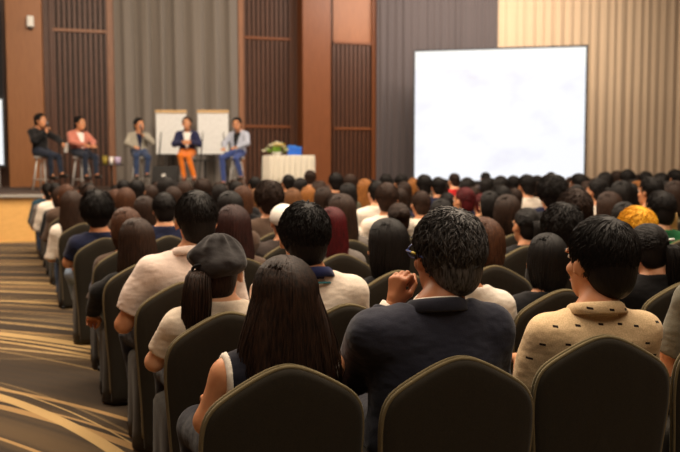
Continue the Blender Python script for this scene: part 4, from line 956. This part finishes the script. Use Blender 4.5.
# ------------------------------------------------------------------ the people of the nearest rows, each built on their own
def hero(k, px, yt, sex, label, hair_me, hairm, topm, chair_px=None, trous=None, skin_n='mid', names=('shirt', 'trousers'), collar=None, shoes=True, feet=False, hd=1.12, chair_label=None, root_px=None, dv=0.0, **kw):
    t, d = t_for(k, px, -.075); d += dv; H = CAMZ - (yt + 1 - HORIZON) * d / F
    tc = t_for(k, chair_px, -.29, .8)[0] if chair_px is not None else t
    tr = t_for(k, root_px, -.075)[0] if root_px else tc
    rp = seat_point(k, tr) + fwd(row_point(k, tr)) * dv; fa = facing(row_point(k, tr)); R = Matrix.Rotation(fa, 4, 'Z'); lo, hi = -.4, .4
    for _ in range(40):
        m_ = (lo + hi) / 2
        if column(rp + R @ Vector((m_, -.075, 0)), H - .12) < px: lo = m_
        else: hi = m_
    a = dict(H=H, female=sex == 'f', hd=hd, vox=.0095, sh=.155 if sex == 'f' else .18, seed=int(px), hx=lo, sx=lo * .6); a.update(kw); a['sx'] += a.pop('dsx', 0)
    B = build_person(**a); p = rp
    who = thing('person', label, 'person', tuple(p), fa)
    dress(who, B, hair_me, hairm, topm, trous or TROUS[0], skin_n, shoes, collar, names)
    if 'edging' in B: link('edging', B['edging'], who, mat=WHITEC)
    taken.setdefault(k, []).append(tr); CHAIRS.append([k, tc, chair_label or 'covered banquet chair of the ' + ' '.join(label.split(',')[0].split()[:11]), None, feet, True, dv])
    return who, B, (lambda v: p + R @ Vector(v))
def head_part(who, B, name, me, mat):
    o = link(name, me, who, mat=mat); o.matrix_local = B['M']; return o
def dashed_shirt():
    m = NT('dashed_beige_cotton'); tc = m.n('ShaderNodeTexCoord'); sp = m.n('ShaderNodeSeparateXYZ'); m.l(tc.outputs['Object'], sp.inputs[0])
    def cell(v, sc, off):
        a = m.math('ADD', m.math('MULTIPLY', v, sc), off); return m.math('FLOOR', a), m.math('SUBTRACT', m.math('FRACT', a), .5)
    iz, fz = cell(sp.outputs[2], 17.0, .3)
    odd = m.math('MULTIPLY', m.math('FRACT', m.math('MULTIPLY', iz, .5)), 1.0)
    ix, fx = cell(m.math('ADD', sp.outputs[0], m.math('MULTIPLY', odd, .075)), 13.5, .2)
    wn = m.n('ShaderNodeTexWhiteNoise', noise_dimensions='2D'); cb = m.n('ShaderNodeCombineXYZ'); m.l(ix, cb.inputs[0]); m.l(iz, cb.inputs[1]); m.l(cb.outputs[0], wn.inputs['Vector'])
    sh = m.math('MULTIPLY', m.math('SUBTRACT', wn.outputs['Value'], .5), .35)
    dx = m.math('ABSOLUTE', m.math('ADD', fx, sh)); dz = m.math('ABSOLUTE', m.math('ADD', m.math('ADD', fz, sh), m.math('MULTIPLY', fx, .15)))
    k = m.math('MULTIPLY', m.math('LESS_THAN', dx, .12), m.math('LESS_THAN', dz, .065))
    weave = m.noise(m.coords(), 240, 2); base = m.ramp(weave, [(.35, lin((206, 176, 134))), (.65, lin((230, 200, 158)))])
    m.base(m.mix(k, base, lin((40, 26, 22)))); m.set(Roughness=.9, Specular_IOR_Level=.15, Sheen_Weight=.1)
    m.bump(m.math('ADD', m.noise(m.coords((1, 1, 1.6)), 9, 2), m.math('MULTIPLY', weave, .05)), .45, .03); return m.m

# row 1
who, B, W = hero(0, 282, 251, 'f', 'woman in a sleeveless black top edged in white, with long straight dark hair', build_hair('long', 41, .0065, 2200, -.225, .96, spread=.95), hair('darkbrown'), fabric((30, 30, 40)), chair_px=287, hd=1.15,
    sleeve='none', edging=True, skin_n='mid', sh=.158, elbL=(-.178, -.085, .63), wrL=(-.10, .2, .60), elbR=(.18, .03, .66), neck=-.004, armhole=1.08, hy=-.09, nz=.035, vox=.0075, shirt_off=.009, wr=.0025)
who, B, W = hero(0, 447, 204, 'm', 'man in a navy jacket with salt-and-pepper hair and glasses, chin on his hand', build_hair('wavy', 11, .0065, 2600, vol=1.0), hair_mat('salt_pepper', (21, 19, 19), (104, 100, 98), .45), fabric((46, 47, 59), .6), chair_px=450, names=('jacket', 'trousers'), hd=1.17, dsx=-.035, dv=-.09,
    collar=fabric((42, 43, 54), .4), sh=.192, bulk=1.13, yaw=14, shirt_off=.02, wr=.005, elbL=(-.215, .10, .70), wrL=(-.085, .075, .92), fdL=(.2, .0, 1), pmL=(.9, .45, 0), hcL=1.55, skin_n='tan', elbR=(.215, .02, .68), wrR=(.10, .2, .63), vox=.009)
link('shirt_collar', collar_mesh(B, .051, .038, .010), who, mat=WHITEC)
o = MB(); wl = B['Wr'][-1]; e_ = (B['El'][-1] - wl).normalized(); o.tube([wl + e_ * .035, wl + e_ * .005], [.043, .040], 16); link('shirt_cuff', o.mesh('cuff', (), True), who, mat=WHITEC)
gm = MB()
for q in (-1, 1):
    gm.tube([(q * .088, -.02, .004), (q * .087, .02, .012), (q * .072, .085, .014)], .0028, 6)
    gm.tube([(q * .036 + .027 * math.cos(a), .098 - abs(math.cos(a) * .006), .010 + .02 * math.sin(a)) for a in np.linspace(0, 2 * math.pi, 19)], .002, 6)
gm.tube([(-.01, .1, .014), (0, .104, .016), (.01, .1, .014)], .002, 6); g_ = head_part(who, B, 'glasses', gm.mesh('glasses', (), True), plain('steel_blue_frame', (60, 78, 140), .3))
gm = MB(); gm.tube([(-.0905, .012, .0125), (-.0885, .032, .0145)], .0034, 6); link('temple_tip', gm.mesh('temple', (), True), g_, mat=plain('yellow_frame', (214, 190, 60), .4))
DASH = dashed_shirt()
who, B, W = hero(0, 600, 212, 'm', 'man in a beige shirt with small dark dashes, short black hair', build_hair('short', 17, .0065, 2600, vol=1.02), hair('black'), DASH, chair_px=606, collar=DASH, hd=1.24, yaw=20, sleeve='short', sh=.172, bulk=1.05, shirt_off=.014, vox=.009, wr=.004, skin_n='mid')
hero(0, 752, 196, 'm', 'person in a grey-green shirt cut off by the right border, nearest row', hair_shape('short', 1), hair('black'), fabric((112, 108, 94)), chair_px=742, sleeve='short', sh=.185, bulk=1.05)
# row 2
def newsboy():
    f = Fld((-.17, -.19, -.04), (.17, .24, .2), .0065)
    f.union(ell((0, -.022, .052), (.099, .114, .080)), 0); f.union(ell((.01, -.035, .082), (.084, .092, .056)), .02); f.union(cap((-.035, .095, .03), (.035, .095, .03), .03), .02)
    X = f.all(); f.d = f.d + .0045 * np.sin(np.arctan2(X[0], X[1] + .02) * 9 + 0 * X[2]) * np.clip((X[2] - .04) * 30, 0, 1) + wrinkle(X, 5, .009, 60, 60)
    f.cut(.006 - X[2] + 0 * X[0] + 0 * X[1] + .25 * np.clip(X[1], -.1, 0) - .25 * np.clip(-X[1] - .03, 0, 1) * 0, .008); f.cut(np.where(X[1] > .07, X[2] - .04 + 0 * X[0], -1.0) + 0 * X[0])
    V, Q = f.net(); return mesh('cap', V, [Q])
who, B, W = hero(1, 219, 235, 'f', 'woman in a slate grey newsboy cap with a dark ponytail and cream top', build_hair('tail', 21, .0065, 900, .34, 1.0, tail=(-.05, -.098, .02), sway=-.02, tail_r=.032), hair('darkbrown'), fabric((236, 218, 196)), chair_px=229, yaw=-24, hd=1.08, nz=.025, sleeve='short', sh=.165, elbL=(-.235, -.03, .60), elbR=(.19, .02, .62), skin_n='light')
head_part(who, B, 'cap', newsboy(), fabric((58, 55, 55), .9))
for sg in (-1,):
    m = MB(); m.tube([(-.045 + .03 * math.cos(a), -.112, .024 + .02 * math.sin(a)) for a in np.linspace(0, 6.28, 15)], .006, 6); link('hair_tie', m.mesh('hair_tie', (), True), [o for o in who.children if o.name.startswith('hair')][0], mat=BLACKC)
who, B, W = hero(1, 304, 199, 'm', 'man in a cream polo shirt with a navy collar, thick black hair', build_hair('wavy', 31, .0065, 2400, vol=1.0), hair('black'), fabric((240, 224, 206)), chair_px=350, root_px=329, dsx=-.03, elbL=(-.2, .0, .66), sleeve='short', sh=.188, bulk=1.05, hd=1.16, skin_n='mid', wr=.003, collar=fabric((38, 44, 84)))
m = MB(); nb = B['nb']; m.tube([(nb.x + math.sin(a) * .092, nb.y - math.cos(a) * .090, nb.z + .003 - .035 * (1 - math.cos(a)) / 2) for a in np.linspace(-2.4, 2.4, 31)], .0048, 6); link('collar_stripe', m.mesh('stripe', (), True), [o for o in who.children if o.name.startswith('collar')][0], mat=fabric((70, 142, 152)))
hero(1, 462, 229, 'm', 'person in a white shirt hidden behind the man in the navy jacket', hair_shape('short', 0), hair('black'), WHITEC, chair_px=450, root_px=462, hd=1.0, sh=.185)
who, B, W = hero(1, 646, 221, 'f', 'woman with a black ponytail and white hair clip, near the right border', build_hair('tail', 27, .007, 900, .30, 1.02, tail=(.042, -.102, .03), sway=.03, tail_r=.027), hair('black'), BLACKC, chair_px=690, yaw=18, hd=1.02, sh=.165, skin_n='light')
m = MB(); m.box((.042, -.117, .056), (.034, .014, .014), 0, .004); link('hair_clip', m.mesh('clip', (), True), [o for o in who.children if o.name.startswith('hair')][0], mat=WHITE)
# row 3
who, B, W = hero(2, 196, 187, 'm', 'man in a pale pink-white shirt with neat black hair by the aisle', build_hair('short', 33, .007, 2000, vol=1.0), hair('black'), fabric((240, 218, 204)), chair_px=186, sleeve='short', sh=.195, bulk=1.12, hd=1.2, elbL=(-.262, -.07, .60), wrL=(-.2, .17, .585), kneeL=(-.17, .32, .485), ankL=(-.13, .3, .09), collar=fabric((240, 218, 204)), shirt_off=.018, wr=.005, skin_n='mid', trous=fabric((30, 34, 50)))
who, B, W = hero(3, 136, 216, 'f', 'woman with long brown hair and dark jacket by the aisle', build_hair('long', 51, .008, 1500, -.30, 1.0, spread=.4), hair('brown'), BLACKC, trous=fabric((128, 146, 168)), hd=1.16, yaw=8, vox=.011, chair_px=146,
    elbL=(-.235, -.06, .64), wrL=(-.262, .10, .475), fdL=(.1, 1, -.5), kneeL=(-.19, .30, .485), ankL=(-.12, .25, .09), hcL=1.15)
hero(5, 97, 189, 'm', 'person with bushy black hair and navy shirt on the aisle', build_hair('spiky', 61, .009, 1400, vol=1.08), hair('black'), fabric(COLS['navy']), trous=fabric((120, 138, 160)), hd=1.26, vox=.012, chair_px=106, sleeve='short',
    elbL=(-.262, -.05, .62), wrL=(-.20, .16, .57), kneeL=(-.20, .28, .485), ankL=(-.12, .24, .09))
# white cap in the fifth row
who, B, W = hero(4, 283, 203, 'm', 'person in a white cap half hidden behind the man with the navy polo collar', hair_shape('tight', 0), hair('black'), fabric((70, 60, 56)), hd=1.04, vox=.012)
f = Fld((-.14, -.16, -.09), (.14, .2, .17), .008); f.union(ell((0, -.016, .042), (.097, .114, .098)), 0); f.union(ell((0, .1, .045), (.06, .06, .012)), .02); X = f.all(); f.cut(.01 - .55 * np.clip(-X[1], -.05, .2) * .6 - X[2] + 0 * X[0], .008); V, Q = f.net()
head_part(who, B, 'cap', mesh('cap', V, [Q]), fabric((240, 234, 224), .2))
EDGE = 'black-haired audience member far off among the rows near the stage'
for k, px, yt, wd, sex, style, hc, tc, yaw, label in PEOPLE:
    best = None
    for kk in ((k,) if k < 5 else (k, k + 1, k - 1, k + 2, k - 2, k + 3, k - 3, k - 4)):
        if kk > 13 or kk < min(k, 4): continue
        t, d = t_for(kk, px, -.075); H = CAMZ - (yt + 1 - HORIZON) * d / F; gap = min([abs(t - q) for q in taken.get(kk, [])] + [9])
        if seat_point(kk, t).dot(Vector((sv[0], sv[1], 0))) > SB - .75 and kk > 9: continue
        cost = abs(kk - k) * .5 + max(0, .44 - gap) * 12 + max(0, 1.06 - H) * 12 + max(0, H - 1.36) * 12 + max(0, -.12 - t) * 30
        if best is None or cost < best[0]: best = (cost, kk)
    k = best[1]
    t, d = t_for(k, px, -.075); H = CAMZ - (yt + 1 - HORIZON) * d / F; hd = min(1.26, max(1.0, wd * d / F / .178)); Hc = min(1.38, max(1.06, H))
    if not label: label = '%s-haired audience member in the far rows, %s' % ({'black': 'black', 'darkbrown': 'dark brown', 'brown': 'brown', 'lightbrown': 'light brown'}[hc], 
        'below the speakers on stools' if px < 160 else 'below the flip charts' if px < 262 else 'near the white draped table' if px < 332 else 'in front of the dark pillar and curtain' if px < 412 else 'below the big screen' if px < 586 else 'in front of the beige curtain'); grp = label + ', several alike'
    else: grp = None
    audience(k, t, Hc, hd, sex, style, hc, tc, yaw, label, grp, 'covered banquet chair of the ' + ' '.join(label.split(',')[0].split()[:11]) if not grp else None, feet=px < 130)
# the remaining seats of the far rows, mostly hidden behind the heads in front
for k in range(5, 14):
    t0 = -.05; t1, _ = t_for(k, 700, -.075); n = int((t1 - t0) / .49)
    for i in range(n + 1):
        t = t0 + i * .5 + RND.uniform(-.05, .05)
        if any(abs(t - q) < .45 for q in taken.get(k, [])): continue
        if t < .3 and k < 9: continue
        p = seat_point(k, t); px = 340 + F * p.x / depth(p, 1.2)
        if p.dot(Vector((sv[0], sv[1], 0))) > SB - .75: continue
        sex = RND.choice('mf'); H = RND.uniform(1.08, 1.15) + (.03 if sex == 'm' else 0) + (.05 if px > 560 else 0)
        audience(k, t, H, 1.08, sex, RND.choice(('short', 'short', 'short') if sex == 'm' else ('bob', 'midlong', 'tight')), RND.choice(('black', 'black', 'black', 'darkbrown', 'darkbrown', 'brown')), RND.choice(('black', 'navy', 'grey', 'brown', 'white', 'olive')), RND.choice((0, 0, 0, 20, -20)),
            'dark-haired audience member mostly hidden among the far rows', 'hidden members of the audience', None, feet=t < .2)

# empty-looking chair between the second-row seats, then every chair under its person
CHAIRS.append([1, t_for(1, 578, -.29, .8)[0], None, None, False]) if False else None
rows = {}
for c in CHAIRS: rows.setdefault(c[0], []).append(c)
nfar = 0
for k, L in sorted(rows.items()):
    L.sort(key=lambda c: c[1]); T = [c[1] for c in L]; fixed = [len(c) > 5 for c in L]
    for _ in range(200):
        for i in range(len(T) - 1):
            gap = .462 - (T[i + 1] - T[i])
            if gap > 0:
                if fixed[i] and not fixed[i + 1]: T[i + 1] += gap
                elif fixed[i + 1] and not fixed[i]: T[i] -= gap
                else: T[i] -= gap / 2; T[i + 1] += gap / 2
    for _ in range(30):
        T[0] = max(T[0], 0.0 if k > 0 else -.1)
        for i in range(len(T) - 1):
            T[i + 1] = max(T[i + 1], T[i] + .44)
    for c, t in zip(L, T):
        if not c[4] and k > 4 and False: pass
        p = seat_point(k, t); px = 340 + F * p.x / depth(p, .6)
        if px > 800: continue
        if k >= 8 and px > 150: continue                    # wholly hidden behind the audience
        lb = c[2] or 'dark covered banquet chair mostly hidden in the crowd'
        chair(k, t, lb, None if c[2] else 'covered chairs hidden in the crowd', c[4] and k < 12, c[6] if len(c) > 6 else 0.0)
